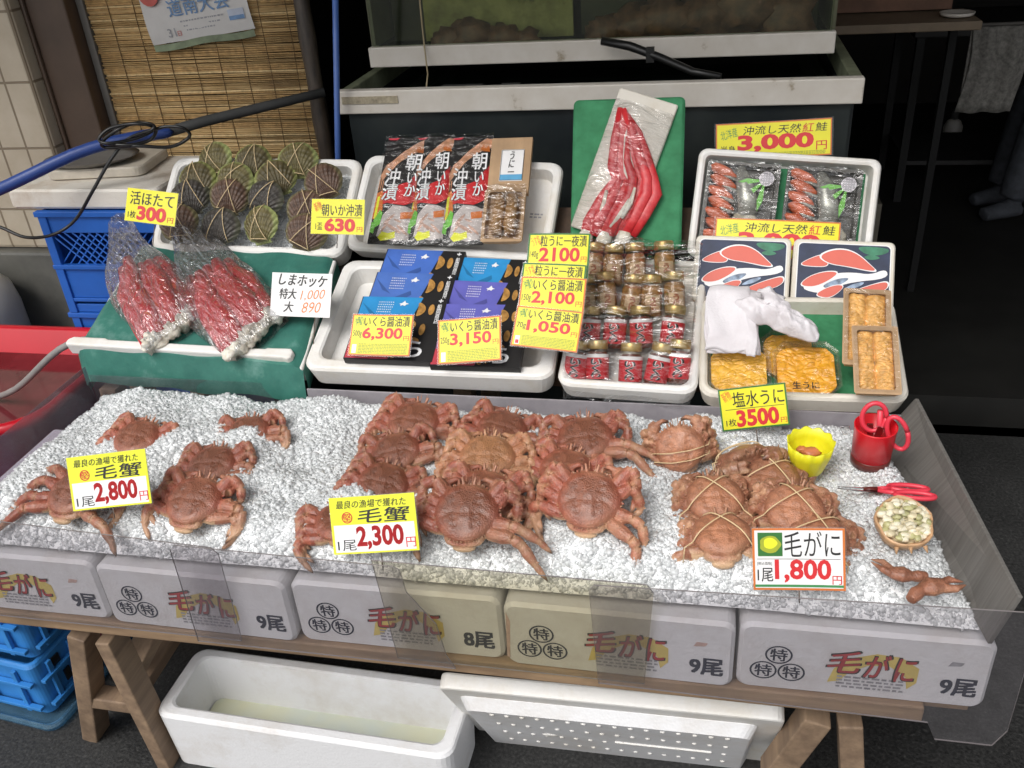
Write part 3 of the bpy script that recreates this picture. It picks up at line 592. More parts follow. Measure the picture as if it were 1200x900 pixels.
mb = MB(); mb.box((-1.318, 1.26, .60), (.003, .50, .20)); tag(mb.build('side_guard', M_['acrylic_smoke'], bevel=.0008), 'smoky acrylic sheet closing the left side of the ice bed', 'acrylic guard')
mb = MB(); mb.box((-1.07, 1.517, .61), (.50, .003, .13)); tag(mb.build('back_guard', M_['acrylic'], bevel=.0008), 'clear acrylic sheet standing before the teal cloth at the back of the ice', 'acrylic guard')
mb = MB(); mb.box((-.205, 1.517, .61), (1.20, .004, .11)); tag(mb.build('back_plate', plain('purple_grey_plate', (.30, .28, .30), .35, .15), bevel=.001), 'purple grey plate along the back of the ice under the foam boxes', 'plate')
mb = MB()
mb.loft([[(.338, 1.52, .606), (.344, 1.52, .606), (.398, 1.52, .70), (.392, 1.52, .70)], [(.414, 1.012, .606), (.420, 1.012, .606), (.442, 1.012, .697), (.436, 1.012, .697)]])
tag(mb.build('steel_plate', M_['steel'], bevel=.001), 'dull steel plate closing the right side of the ice bed', 'plate')

# ------------------------------------------------------------------ crushed ice
rg = np.random.default_rng(5)
PILES = []          # (x, y, radius, height) extra ice
def right_edge(y): return .425-(y-1.01)*.17
def ice_h(x, y):
    b = .648 + .012*np.sin(x*9+1)*np.sin(y*13) + .006*np.sin(x*17-y*9+2) + .006*np.sin(x*31+y*17) + .004*np.sin(x*53-y*41)
    e = np.minimum(np.minimum((y-1.048)/.07, (right_edge(y)+.005-x)/.06), np.minimum((x+1.308)/.05, (1.512-y)/.03))
    e = np.clip(e, 0, 1); k_ = (1-e)**2; b = b*(1-k_) + .591*k_
    for px, py, r, hh in PILES: b = b + e*hh*np.exp(-((x-px)**2+(y-py)**2)/(r*r))
    return b
for p, r, hh in (((215, 520), .05, .022), ((300, 522), .05, .018), ((330, 560), .04, .02), ((130, 535), .05, .015), ((430, 588), .04, .018), ((505, 527), .02, .01), ((700, 470), .10, .012), ((250, 470), .3, .012), ((385, 620), .02, .012), ((1060, 625), .06, .006)):
    q = at_z(*p, .655); PILES.append((q.x, q.y, r, hh))
def build_ice():
    nx, ny = 260, 80
    X, Y = np.meshgrid(np.linspace(0, 1, nx), np.linspace(1.05, 1.514, ny)); X = -1.312 + X*(right_edge(Y)+1.312-.004)
    Zb = ice_h(X, Y)+.001
    mb = MB(); mb.v = list(zip(X.ravel(), Y.ravel(), Zb.ravel())); mb.f = [(j*nx+i, j*nx+i+1, (j+1)*nx+i+1, (j+1)*nx+i) for j in range(ny-1) for i in range(nx-1)]
    mb.m = [0]*len(mb.f); mb.s = [True]*len(mb.f)
    bed = mb.build('crushed_ice_bed', M_['ice_bed'], fix=False); tag(bed, 'grey white packed crushed ice filling the tray', 'ice', kind='stuff')
    n = 72000
    y = rg.uniform(1.052, 1.512, n); x = -1.308 + rg.uniform(0, 1, n)*(right_edge(y)-.002+1.308)
    z = ice_h(x, y) + rg.uniform(-.0022, .0014, n)
    s = np.minimum(rg.gamma(3, .00055, n) + .0009, .0046)
    cube = np.array([(i, j, k) for k in (-1, 1) for j in (-1, 1) for i in (-1, 1)], float)
    V = cube[None]*(1+rg.uniform(-.45, .35, (n, 8, 3))) * (s[:, None, None]*rg.uniform(.55, 1.25, (n, 1, 3)))
    q = rg.normal(size=(n, 4)); q /= np.linalg.norm(q, axis=1)[:, None]; a, b, c, d = q.T
    R = np.stack([1-2*(c*c+d*d), 2*(b*c-a*d), 2*(b*d+a*c), 2*(b*c+a*d), 1-2*(b*b+d*d), 2*(c*d-a*b), 2*(b*d-a*c), 2*(c*d+a*b), 1-2*(b*b+c*c)], 1).reshape(n, 3, 3)
    V = np.einsum('nij,nkj->nki', R, V) + np.stack([x, y, z], 1)[:, None]
    F0 = np.array([(0,2,3,1),(4,5,7,6),(0,1,5,4),(2,6,7,3),(0,4,6,2),(1,3,7,5)])
    F = (F0[None] + 8*np.arange(n)[:, None, None]).reshape(-1, 4)
    me = bpy.data.meshes.new('crushed_ice'); me.vertices.add(n*8); me.vertices.foreach_set('co', V.ravel())
    me.loops.add(F.size); me.loops.foreach_set('vertex_index', F.ravel()); me.polygons.add(len(F)); me.polygons.foreach_set('loop_start', np.arange(0, F.size, 4)); me.update(); me.validate()
    me.materials.append(M_['ice']); o = bpy.data.objects.new('crushed_ice', me); COL.objects.link(o)
    tag(o, 'loose glassy chips of crushed ice spread over the tray', 'ice', kind='stuff')
build_ice()

# ------------------------------------------------------------------ hairy crabs
def cara_h(x, y):
    r = math.hypot(x/.050, y/.049); return .018 + .0165*max(0, 1-r**2.6)**.5
def crab_mesh(name, mat, legs, claws=(1, 1), seed=0):
    R = random.Random(seed); mb = MB(); rings = []
    N = 56
    def out(q):
        c_, s_ = math.cos(q), math.sin(q); x, y = .050*math.copysign(abs(c_)**.82, c_), .048*math.copysign(abs(s_)**.86, s_)
        if y < 0: x *= 1-.30*(y/.049)**2
        else: x *= 1-.10*(y/.049)**2
        return x*(1+.03*math.cos(3*q)), y
    def groove(x, y):
        x, y = abs(x)/.05, y/.049; g = -.0022*math.exp(-((x-.34-.10*y)/.07)**2)*(1 if -.55 < y < .55 else 0) - .0018*math.exp(-((y+.10)/.06)**2)*(x < .34) - .0016*math.exp(-((y-.16+.5*x)/.08)**2)*(x > .34)
        return g + .0012*math.cos(7*x)*math.cos(5*y)
    for k, zz in ((.15, -.004), (.55, -.002), (.78, .004), (.90, .013), (1.0, .0175), (1.015, .0195), (.975, .0235), (.89, .0272), (.76, .0300), (.60, .0320), (.44, .0332), (.28, .0340), (.12, .0343)):
        rings.append([(out(2*math.pi*j/N)[0]*k, out(2*math.pi*j/N)[1]*k, zz + (groove(out(2*math.pi*j/N)[0]*k, out(2*math.pi*j/N)[1]*k) if zz > .022 else 0)) for j in range(N)])
    mb.loft(rings)
    joints = []; tips = []
    for j in range(2, 22):
        q = math.radians(-20 + j*220/23); x, y = out(q); mb.tube([(x*.94, y*.94, .0175), (x*1.10, y*1.10, .020)], [.0036, .0012], 6)
    for s in (-1, 1):
        mb.tube([(s*.008, .046, .022), (s*.011, .058, .028)], [.0032, .0022], 6); mb.tube([(s*.005, .050, .018), (s*.006, .068, .028)], [.0014, .0008], 5)
        mb.tube([(s*.0155, .044, .02), (s*.017, .057, .022)], [.004, .0016], 6)
    mb.ell((0, -.042, .0115), (.031, .0125, .008)); mb.ell((0, -.051, .006), (.019, .008, .007))
    for s in (-1, 1): mb.ell((s*.024, -.038, .011), (.008, .008, .008)); joints.append((s*.024, -.040, .011))
    for (s, i, c, k, w, p, t) in legs:
        j = lambda v: Vector(v) + Vector((R.uniform(-.005, .005), R.uniform(-.005, .005), R.uniform(-.003, .003)))
        c, k, w, p, t = Vector(c), j(k), j(w), j(p), j(t)
        mb.tube([c, c.lerp(k, .25), c.lerp(k, .65), k], [.007, .0115, .0122, .0085], 10)
        mb.tube([k, k.lerp(w, .5), w], [.0078, .0098, .0084], 10)
        mb.tube([w, w.lerp(p, .45), p], [.0080, .0090, .0058], 10)
        mb.tube([p, p.lerp(t, .3), p.lerp(t, .7) + Vector((0, 0, .001)), t], [.0054, .0058, .0038, .0010], 8)
        joints += [tuple(c.lerp(k, .12)), tuple(k), tuple(w), tuple(p)]; tips.append(tuple(t))
        for f in (.3, .6, .9):
            a = w.lerp(p, f); mb.tube([a, a + Vector((s*.009, R.uniform(-.005, .005), .005))], [.0022, .0010], 5)
            a = c.lerp(k, f); mb.tube([a, a + Vector((s*.004, R.uniform(-.006, .006), .0125))], [.0026, .0010], 5)
    for s, on in zip((-1, 1), claws):
        if not on: continue
        a, b, c = Vector((s*.027, .030, .012)), Vector((s*.050, .030, .012)), Vector((s*.052, .044, .007))
        mb.tube([a, a.lerp(b, .5), b], [.009, .0105, .010], 10); mb.tube([b, c], [.010, .0105], 10)
        d = Vector((s*.036, .057, .004)); mb.tube([c, c.lerp(d, .4), d], [.0095, .0145, .0115], 12, flat=.85)
        for zz, e in ((.006, .0), (-.005, -.004)):
            f = Vector((s*.012, .060+e, .001+zz)); mb.tube([d+Vector((0, 0, zz*.7)), d.lerp(f, .5)+Vector((0, .004, zz*.5)), f], [.0062, .0048, .0014], 8); tips.append(tuple(f))
        joints += [tuple(a), tuple(b)]
    me = body(mb, name, mat, .00125)
    hb = bmesh.new(); hb.from_mesh(me); n0 = len(hb.verts)
    for (s, i, c, k, w, p, t) in legs:                       # stiff hairs along the limbs
        for a, b, r in ((c, k, .0125), (k, w, .0105), (w, p, .0095), (p, t, .0055)):
            a, b = Vector(a), Vector(b); ax = (b-a)
            for _ in range(int(ax.length*620)):
                q = a.lerp(b, R.uniform(.08, .95)); d = Vector((R.gauss(0, 1), R.gauss(0, 1), R.gauss(.5, 1))); d -= ax*(d.dot(ax)/ax.length_squared); d.normalize(); e = (d*1.0+ax.normalized()*.7).normalized()
                b0 = q+d*r*.86; u_ = ax.cross(d).normalized()*.0005; L_ = R.uniform(.0025, .0055); v = [hb.verts.new(b0+u_), hb.verts.new(b0-u_), hb.verts.new(b0+d*.0004+e*L_)]; hb.faces.new(v)
    for _ in range(170):
        q = R.uniform(0, 6.283); x, y = out(q); b0 = Vector((x*.99, y*.99, .019+R.uniform(-.002, .003))); d = Vector((x, y, .01)).normalized(); u_ = Vector((-d.y, d.x, 0))*.0005; v = [hb.verts.new(b0+u_), hb.verts.new(b0-u_), hb.verts.new(b0+d*R.uniform(.003, .006)+Vector((0, 0, R.uniform(-.001, .002))))]; hb.faces.new(v)
    hb.to_mesh(me); hb.free()
    n = len(me.vertices); co = np.empty(n*3, 'f'); me.vertices.foreach_get('co', co); co = co.reshape(n, 3)
    J = np.array(joints); Tp = np.array(tips)
    dj = np.min(np.linalg.norm(co[:, None]-J[None], axis=2), 1); dt = np.min(np.linalg.norm(co[:, None]-Tp[None], axis=2), 1)
    pale = np.clip((.011-dj)/.006, 0, 1)*.45
    rim = np.clip((.017-co[:, 2])/.008, 0, 1)*(np.hypot(co[:, 0], co[:, 1]) < .062)*np.clip((-.012-co[:, 1])/.02, 0, 1)
    pale = np.maximum(pale, rim*.9); pale = np.maximum(pale, np.clip((.004-co[:, 2])/.006, 0, 1)*.5)
    dark = np.clip((.011-dt)/.008, 0, 1)*.75
    at = me.color_attributes.new('tint', 'FLOAT_COLOR', 'POINT'); dat = np.zeros((n, 4), 'f'); dat[:, 0] = pale; dat[:, 1] = dark; dat[:, 2] = np.clip((1.06-np.hypot(co[:, 0]/.050, co[:, 1]/.049))/.42, 0, 1)*np.clip((co[:, 2]-.014)/.004, 0, 1); dat[n0:, 0] = .55; dat[:, 3] = 1; at.data.foreach_set('color', dat.ravel())
    return me
def leg_set(kinds):       # kinds[side][i]
    L = []
    for si, s in enumerate((-1, 1)):
        for i in range(4):
            k = kinds[si][i]; y = (.020, .004, -.012, -.027)[i]; c = Vector((s*.030, y, .009))
            if k == 't':      # folded flat against the flank
                kn = Vector((s*(.058+.006*i), .052-.021*i, .024-.005*i)); w = kn + Vector((s*.014, -.009, -.009)); p = w + Vector((s*(.004-.003*i), -.026, -.016)); t = p + Vector((-s*.014, -.022, -.006))
            elif k == 'b':    # bundled under the body
                kn = Vector((s*(.057+.004*i), .050-.023*i, .009-.003*i)); w = kn + Vector((s*.009, -.006, -.008)); p = w + Vector((-s*.006, -.020, -.013)); t = p + Vector((-s*.020, -.012, -.004))
            elif k == 's':    # stretched sideways
                a = math.radians((30, 12, -4, -20)[i]); d = Vector((s*math.cos(a), math.sin(a), 0)); kn = c + d*.046 + Vector((0, 0, .008)); w = kn + d*.014 + Vector((0, -.004, -.004)); p = w + d*.026 + Vector((0, -.010, -.014)); t = p + d*.022 + Vector((0, -.012, -.010))
            elif k == 'h':    # hanging, bent back towards the rear
                a = math.radians((20, 0, -18, -38)[i]); d = Vector((s*math.cos(a), math.sin(a), 0)); kn = c + d*.048 + Vector((0, 0, .006)); w = kn + Vector((s*.011, -.008, -.006)); p = w + Vector((s*.002, -.026, -.016)); t = p + Vector((-s*.016, -.020, -.008))
            else: continue
            L.append((s, i, c, kn, w, p, t))
    return L
CM = {}
for nm, kinds, claws in (('tuck', ('tttt', 'tttt'), (1, 1)), ('tuckr', ('tttt', 'thtt'), (1, 1)), ('spread', ('tttt', 'ttss'), (1, 1)), ('spreadl', ('ssss', 'ttts'), (1, 1)), ('bound', ('bbbb', 'bbbb'), (1, 1)), ('drape', ('tttt', 'tthh'), (1, 1))):
    CM[nm] = crab_mesh('hairy_crab', M_['crab'], leg_set(kinds), claws, len(CM))
for nm, src, mt in (('tan', 'tuck', 'crab_tan'), ('orange', 'bound', 'crab_orange')):
    CM[nm] = CM[src].copy(); CM[nm].materials[0] = M_[mt]
def place_crab(px, py, z, yaw, pitch, roll, sc, var, label, group, mir=False):
    p = at_z(px, py, z)
    sc *= CSC; zs = 1.3 if var == 'orange' else 1; M = T(p) @ RZ(yaw) @ RX(pitch) @ RY(roll) @ SCL(-sc if mir else sc, sc, sc*zs) @ T(0, 0, -.030)
    o = bpy.data.objects.new('hairy_crab', CM[var]); COL.objects.link(o); o.matrix_world = M
    return tag(o, label, 'crab', group)
CSC = 1.0
GL, GM, GR = 'crabs half sunk in the ice on the left', 'crabs heaped on the ice in the middle', 'boiled crabs tied with bands on the right'
for a in (
    (158, 509, .685, -8, 12, 4, .92, 'tuck', 'brown crab half buried at the back left corner of the ice'),
    (287, 503, .682, 10, 12, -6, .86, 'tuckr', 'brown crab half buried at the back, nearest the teal cloth edge'),
    (245, 541, .68, 4, 14, -4, .92, 'tuck', 'brown crab sunk in ice just right of the 2,800 yen sign top'),
    (224, 583, .69, -4, 20, 3, .98, 'tuckr', 'brown crab showing its pale rear edge right of the 2,800 yen sign'),
    (86, 572, .685, -6, 14, 0, 1.04, 'spreadl', 'crab with long legs stretched left, partly behind the 2,800 yen sign')): place_crab(*a, GL)
for a in (
    (483, 490, .692, -8, 16, 3, 1.0, 'tuck', 'red brown crab at the back left of the middle heap'),
    (461, 527, .688, 14, 18, -10, .92, 'tuckr', 'brown crab second from the back in the left column of the heap'),
    (448, 563, .678, -6, 16, 10, .90, 'tuck', 'dark red crab half sunk in ice just above the 2,300 yen sign'),
    (400, 606, .668, 30, 8, 0, .92, 'tuck', 'crab mostly hidden behind the 2,300 yen sign, legs showing left'),
    (588, 498, .686, -14, 10, 8, .94, 'tuckr', 'dark red crab at the back of the centre column of the heap'),
    (570, 532, .705, 3, 18, 2, .98, 'tan', 'pale tan crab in the centre of the heap'),
    (565, 575, .70, -4, 18, 4, .98, 'tuck', 'dark red crab behind the large front crab of the heap'),
    (545, 598, .708, 4, 28, 0, 1.04, 'spread', 'large front crab with legs stretched right beside the 2,300 yen sign'),
    (684, 510, .70, 8, 18, -6, 1.0, 'spread', 'crab at back right of the heap with a claw stretched to the right'),
    (663, 547, .690, -14, 14, 6, .94, 'tuck', 'dark crab between the two right-hand crabs of the heap'),
    (689, 583, .712, -2, 32, 0, 1.02, 'drape', 'large front right crab of the heap with bent hanging legs')): place_crab(*a, GM)
def bound(px, py, z, yaw, pitch, roll, sc, label, kind='x'):
    o = place_crab(px, py, z, yaw, pitch, roll, sc, 'orange', label, GR)
    mb = MB()
    def H(x, y): return cara_h(x, y) + .0042
    lines = [[(-.062, -.034), (-.03, -.006), (0, .022), (.026, .046)], [(.060, -.038), (.03, -.008), (0, .020), (-.028, .046)]] if kind == 'x' else [[(-.058, .0), (-.02, -.004), (.02, -.004), (.058, .0)], [(-.055, -.018), (-.02, -.024), (.02, -.024), (.055, -.018)]]
    for ln in lines:
        pts = []
        for i in range(len(ln)-1):
            for k in range(5): x = ln[i][0] + (ln[i+1][0]-ln[i][0])*k/5; y = ln[i][1] + (ln[i+1][1]-ln[i][1])*k/5; pts.append((x, y, H(x, y)))
        pts.append((*ln[-1], H(*ln[-1]))); pts = [(pts[0][0]*1.05, pts[0][1]-.004, -.002)] + pts + [(pts[-1][0]*1.1, pts[-1][1]+.008, .004)]
        mb.tube(pts, .0011, 6)
    return mb.build('rubber_band', M_['band'], o)
bound(797, 527, .69, 24, 58, -18, .86, 'tied crab standing on edge apart at the left of the boiled group', 'h')
bound(866, 527, .69, 205, 40, 6, .88, 'tied crab at the back showing its folded legs under the 3,500 yen sign', 'h')
bound(905, 557, .69, -12, 18, 4, .92, 'tied crab nearest the yellow cup in the boiled group')
bound(838, 580, .69, 6, 20, -2, .92, 'tied crab at the left middle of the boiled group')
bound(932, 593, .70, -8, 22, 4, .92, 'tied crab just above the 1,800 yen sign in the boiled group')
bound(846, 620, .685, 3, 4, -2, .92, 'tied crab at front left beside the 1,800 yen sign showing its pale rear')
bound(958, 624, .685, -18, 16, 6, .92, 'tied crab mostly hidden behind the 1,800 yen sign')
# ------------------------------------------------------------------ things on the ice at the right
p = at_z(1057, 618, .672)
op = thing('opened_crab_shell', 'upturned crab shell filled with pale crab meat below the scissors', 'crab shell', T(p) @ RX(22) @ RZ(8))
mb = MB()
mb.loft([[(k*.041*math.cos(q)*(1+.05*math.sin(7*q)), k*.043*math.sin(q)*(1+.04*math.sin(5*q)), z) for q in [2*math.pi*j/28 for j in range(28)]] for k, z in ((.3, -.020), (.7, -.014), (.95, .0), (1.03, .018), (.98, .023), (.92, .018), (.8, .008), (.3, .0))], smooth=True)
for s in (-.02, 0, .021): mb.tube([(s, -.040, .014), (s*1.1, -.050, .010)], [.004, .001], 6)
mb.build('shell', plain('pale_boiled_shell', (.50, .30, .16), .4, .3, 60), op)
mb = MB()
mb.ell((0, .002, .006), (.036, .036, .012), 2)
for i in range(110):
    q, r = rnd.uniform(0, 6.28), .036*math.sqrt(rnd.random()); mb.ell((r*math.cos(q), r*math.sin(q)+.002, .015+rnd.uniform(0, .014)*(1-r/.05)), (rnd.uniform(.005, .009), rnd.uniform(.004, .007), rnd.uniform(.003, .006)), rnd.choice((0, 0, 1, 2)), None, 8, 6, .5, i)
mb.build('crab_meat', [plain('white_crab_meat', (.72, .66, .50), .35, .15, 60, sss=.1), plain('greenish_crab_miso', (.42, .40, .20), .3, .3, 60), plain('cream_crab_meat', (.62, .54, .36), .35, .2, 50)], op)
def claw(px, py, yaw, sc, label, bent):
    p = at_z(px, py, .664); mb = MB()
    mb.tube([(-.045, -.012, .002), (-.032, -.004, .004), (-.022, 0, .005)], [.008, .011, .009], 12)
    mb.tube([(-.024, 0, .005), (-.006, .002, .007), (.014, .002, .006)], [.009, .0165, .012], 14, flat=.8)
    e = .012 if bent else 0
    for d in (-1, 1): mb.tube([(.012, d*.005, .006), (.028, d*.010-e, .007), (.048, d*.003-2*e, .004)], [.0075, .006, .001], 10)
    me = body(mb, 'crab_claw', M_['crab_orange'], .0014)
    o = bpy.data.objects.new('crab_claw', me); COL.objects.link(o); o.matrix_world = T(p) @ RZ(yaw) @ SCL(sc); tag(o, label, 'crab claw', 'loose claws at the front right of the ice')
claw(1053, 675, 170, .82, 'small curled loose crab claw lying on ice near the front right corner', True)
claw(1095, 692, 20, .95, 'loose crab claw with pointed tip nearest the front right corner', False)
p = at_z(946, 549, .668)
cp = thing('yellow_cup', 'bright yellow scalloped plastic cup on the ice', 'cup', T(p) @ RX(6))
mb = MB(); wob = lambda q: 1+.05*math.cos(9*q)
pr = [(.024, 0), (.026, .004), (.036, .040), (.0385, .060), (.0365, .060), (.034, .042), (.024, .010), (.0, .009)]
rings = [[(r*(1+.03*math.cos(11*q)*min(1, z/.05))*math.cos(q), r*(1+.03*math.cos(11*q)*min(1, z/.05))*math.sin(q), z+(.0018*math.cos(11*q) if z > .05 else 0)) for q in [2*math.pi*j/72 for j in range(72)]] for r, z in pr[:-1]]
mb.loft(rings, True, True, smooth=True); mb.build('cup', M_['yellowcup'], cp)
mb = MB(); mb.ell((.002, 0, .034), (.016, .012, .008), 0, None, 12, 8, .6, 4); mb.ell((-.01, .008, .033), (.01, .008, .006), 0, None, 10, 6, .5, 5)
o = mb.build('crab_scrap', plain('orange_crab_scrap', (.55, .18, .08), .4, .3, 60), M=T(p)); tag(o, 'orange scrap of crab lying in the yellow cup', 'crab scrap')
p = at_z(1019, 541, .662)
cp = thing('red_cup', 'red plastic cup with brown base holding scissors on the ice', 'cup', T(p) @ RX(4))
mb = MB(); mb.lathe([(.030, .016), (.0325, .017), (.0345, .076), (.0350, .0785), (.0325, .0785), (.031, .03), (.0, .03)][:-1], 40); mb.build('cup_body', M_['redcup'], cp)
mb = MB(); mb.lathe([(.030, 0), (.0325, .001), (.033, .015), (.031, .017)], 40); mb.build('base_ring', M_['brown'], cp)
def ring_pts(c, ax, ay, rx, ry, a0=0, a1=360, n=20): return [Vector(c)+Vector(ax)*rx*math.cos(math.radians(a0+(a1-a0)*i/n))+Vector(ay)*ry*math.sin(math.radians(a0+(a1-a0)*i/n)) for i in range(n+1)]
sc = thing('scissors', 'pink red handled scissors standing in the red cup', 'scissors', T(p) @ RZ(-12))
mb = MB(); mb.tube(ring_pts((-.004, .004, .088), (1, .2, 0), (0, .1, 1), .019, .026), .0042, 8); mb.tube(ring_pts((.036, .0, .066), (.9, 0, .35), (-.35, 0, .94), .016, .032), .0042, 8); mb.tube([(.004, .008, .10), (.010, .004, .04)], .005, 8); mb.build('handle', M_['pinkred'], sc)
mb = MB(); mb.box((.002, .002, .045), (.010, .003, .06), 0, RY(-8)); mb.box((-.004, -.002, .045), (.010, .003, .06), 0, RY(10)); mb.build('blade', M_['chrome'], sc)
mb = MB(); mb.box((-.018, -.020, .080), (.014, .004, .016), 0, RY(-20)); mb.build('price_sticker', M_['film'], sc)
p = at_z(1033, 576, .672)
sc = thing('scissors', 'scissors with pink red loops lying open on the ice', 'scissors', T(p) @ RZ(-2) @ RX(-10))
mb = MB()
for s in (-1, 1): mb.prism([(-.068, s*.001), (-.020, s*.006-.001), (.0, s*.006), (.0, s*.001)], .001*s, .001*s+.002)
mb.build('blade', M_['chrome'], sc)
mb = MB(); mb.tube([(-.028, .002, .002), (-.006, .003, .003)], [.004, .006], 8, flat=.5); mb.build('pivot', M_['brown'], sc)
mb = MB()
for s, l in ((1, 0), (-1, .006)): mb.tube([(-.006, s*.002, .003), (.014, s*.008, .004)] + ring_pts((.042+l, s*.0125, .004), (1, 0, 0), (0, s, 0), .030, .0105, 190, 540, 26), .0042, 8)
mb.build('handle', M_['pinkred'], sc)

# ------------------------------------------------------------------ display shelves and foam trays
def shelf(name, pl, y0, x0, x1, d, label):
    o = thing(name, label, 'shelf', T(0, pl.p.y, pl.p.z) @ RX(pl.th)); mb = MB(); mb.box(((x0+x1)/2, d/2+.02, -.014), (x1-x0, d-.04, .02)); mb.build('board', M_['wood_dark'], o); return o
s1 = shelf('display_shelf', LOW, 0, -1.32, .36, .34, 'sloping lower board under the front row of foam boxes')
for x in (-1.3, -.5, .34):
    mb = MB(); mb.box((x, .02, -.34), (.04, .04, .60), 0, RX(-20)); mb.box((x, .34, -.34), (.04, .04, .60), 0, RX(-20)); mb.build('leg', M_['wood'], s1)
s2 = shelf('display_shelf', UPP, 0, -1.28, .28, .15, 'steep upper board leaning behind the front row')
for x in (-1.3, -.5, .32):
    mb = MB(); mb.box((x, -.23, -.46), (.04, .04, .84), 0, RX(-40)); mb.build('leg', M_['wood'], s2)
def foam_tray(mb, w, h, d, t=.022, r=.03, fl=.012, m=0):
    def rg_(o, z, rad): return [(x, y, z) for x, y in rr(w-2*o, h-2*o, max(rad, .004), 5, o, o)]
    mb.loft([rg_(.006, 0, r), rg_(0, d-.008, r), rg_(.003, d-.002, r), rg_(.007, d, r), rg_(t-.006, d, r-.006), rg_(t-.001, d-.003, r-.008), rg_(t+.004, fl, r-.008)], True, True, m)
def tray(name, pl, BL, BR, TL, d, label, mat='foam', t=.022, r=.03, grp='foam trays of the display'):
    M, w, h = frame(pl.up(d), BL, BR, TL); M = M @ T(0, 0, -d)
    o = thing(name, label, 'foam tray', M, grp); mb = MB(); foam_tray(mb, w, h, d, t, r); mb.build('tray_body', M_[mat], o); return o, M, w, h
tr_sc, Msc, wsc, hsc = tray('foam_tray', UPP, (173, 293), (401, 301), (211, 183), .06, 'white foam tray of scallops on ice at upper left')
tr_sq, Msq, wsq, hsq = tray('foam_tray', UPP, (402, 291), (642, 307), (431, 180), .05, 'white foam tray behind the black and red packets')
tr_me, Mme, wme, hme = tray('foam_tray', LOW, (353, 431), (647, 443), (388, 303), .055, 'wide white foam tray holding blue and black cartons', t=.03)
tr_ja, Mja, wja, hja = tray('foam_tray', LOW, (651, 449), (817, 460), (690, 300), .045, 'narrow white foam tray full of small jars', t=.018)
tr_un, Mun, wun, hun = tray('foam_tray', LOW, (819, 462), (1068, 470), (815, 345), .045, 'cream foam tray of sea urchin packs at lower right', 'foam_old', t=.016)
SALP = Plane(1.905, .83, 58)
def rotf(M, a): return M @ RZ(a)
Msa, wsa, hsa = frame(SALP.up(.05), (813, 300), (1031, 300), (820, 172)); Msa = Msa @ T(0, 0, -.05)
q = SALP.up(.05); A, B = q.at(820, 172), q.at(1035, 186); ang = math.degrees(math.asin((B-A).normalized().dot(Msa.to_3x3() @ Vector((0, 1, 0)))))
hsa = (q.at(820, 172)-q.at(812, 300)).length; wsa = (B-A).length
Msa = T(A) @ Msa.to_3x3().to_4x4() @ RZ(ang) @ T(0, -hsa, -.05)
tr_sa = thing('foam_tray', 'white foam tray with two salmon packs at upper right', 'foam tray', Msa, 'foam trays of the display'); mb = MB(); foam_tray(mb, wsa, hsa, .05, .016, .02); mb.build('tray_body', M_['foam'], tr_sa)
mb = MB(); mb.box((wsa/2, hsa/2, .0135), (wsa-.05, hsa-.05, .002)); mb.build('green_liner', M_['greencloth'], tr_sa)
mb = MB(); mb.box((wun/2, hun/2, .0135), (wun-.045, hun-.045, .002)); mb.build('green_liner', M_['greencloth'], tr_un)
mb = MB(); mb.text('エルム', (wsq*.865, hsq*.50, wsq*.93, hsq*.54), .0126, 0, .01) if False else dashes(mb, wsq*.86, wsq*.93, (hsq*.50, hsq*.53), .004, .0126, 0); mb.build('faint_mark', M_['greyprint'], tr_sq)
# ice in the scallop tray
mb = MB(); r2 = random.Random(4)
mb.grid(lambda u, v: (.024+u*(wsc-.048), .024+v*(hsc-.048), .022+.006*mnoise.noise((u*9, v*9, 1))), 30, 18)
for i in range(900):
    x, y = r2.uniform(.03, wsc-.03), r2.uniform(.03, hsc-.03); s = r2.uniform(.002, .0055)
    mb.box((0, 0, 0), (s*2, s*1.4, s), 1, T(x, y, .025+r2.uniform(0, .006)) @ RX(r2.uniform(0, 90)) @ RZ(r2.uniform(0, 90)))
tag(mb.build('crushed_ice', [M_['ice_bed'], M_['ice']], fix=False, M=Msc), 'crushed ice bedding the scallops in their tray', 'ice', kind='stuff')
# scallops
def scallop_mesh(seed):
    R = random.Random(seed); mb = MB(); nu, nv = 72, 12
    def P(u, v):
        q = math.radians(-90 + 360*u); r = .049*(1-.03*math.cos(2*(q-math.pi/2)))*(1-.10*max(0, -math.sin(q))**6)
        f = v; x, y = r*f*math.cos(q), r*f*math.sin(q)*.98; rib = math.cos(44*math.atan2(x, y+.054))*min(1, max(0, (y+.046)/.02))
        x, y = r*f*math.cos(q), r*f*math.sin(q)*.98
        hy = -.040; k = f; x, y = x*k/k if k else 0, y
        z = .0185*(1-f**2.2)**.7 + .0009*rib + .0006*math.sin(math.hypot(x, y+.05)*520) + .003*mnoise.noise((x*30, y*30, seed))*f; x, y = x*(1+.02*math.sin(5*q+1)), y*(1+.015*math.sin(7*q))
        return (x, y-.0, z+.006)
    mb.grid(P, nu*2, nv+6)
    mb.grid(lambda u, v: (P(u, 1)[0]*(1-v*.98), P(u, 1)[1]*(1-v*.98), P(u, 1)[2]-.009*min(1, v*3)), nu, 3)
    mb.add([(-.024, -.044, .004), (.024, -.044, .004), (.021, -.030, .010), (-.021, -.030, .010), (-.024, -.046, 0), (.024, -.046, 0)], [(0, 1, 2, 3), (4, 5, 1, 0)])
    return mb
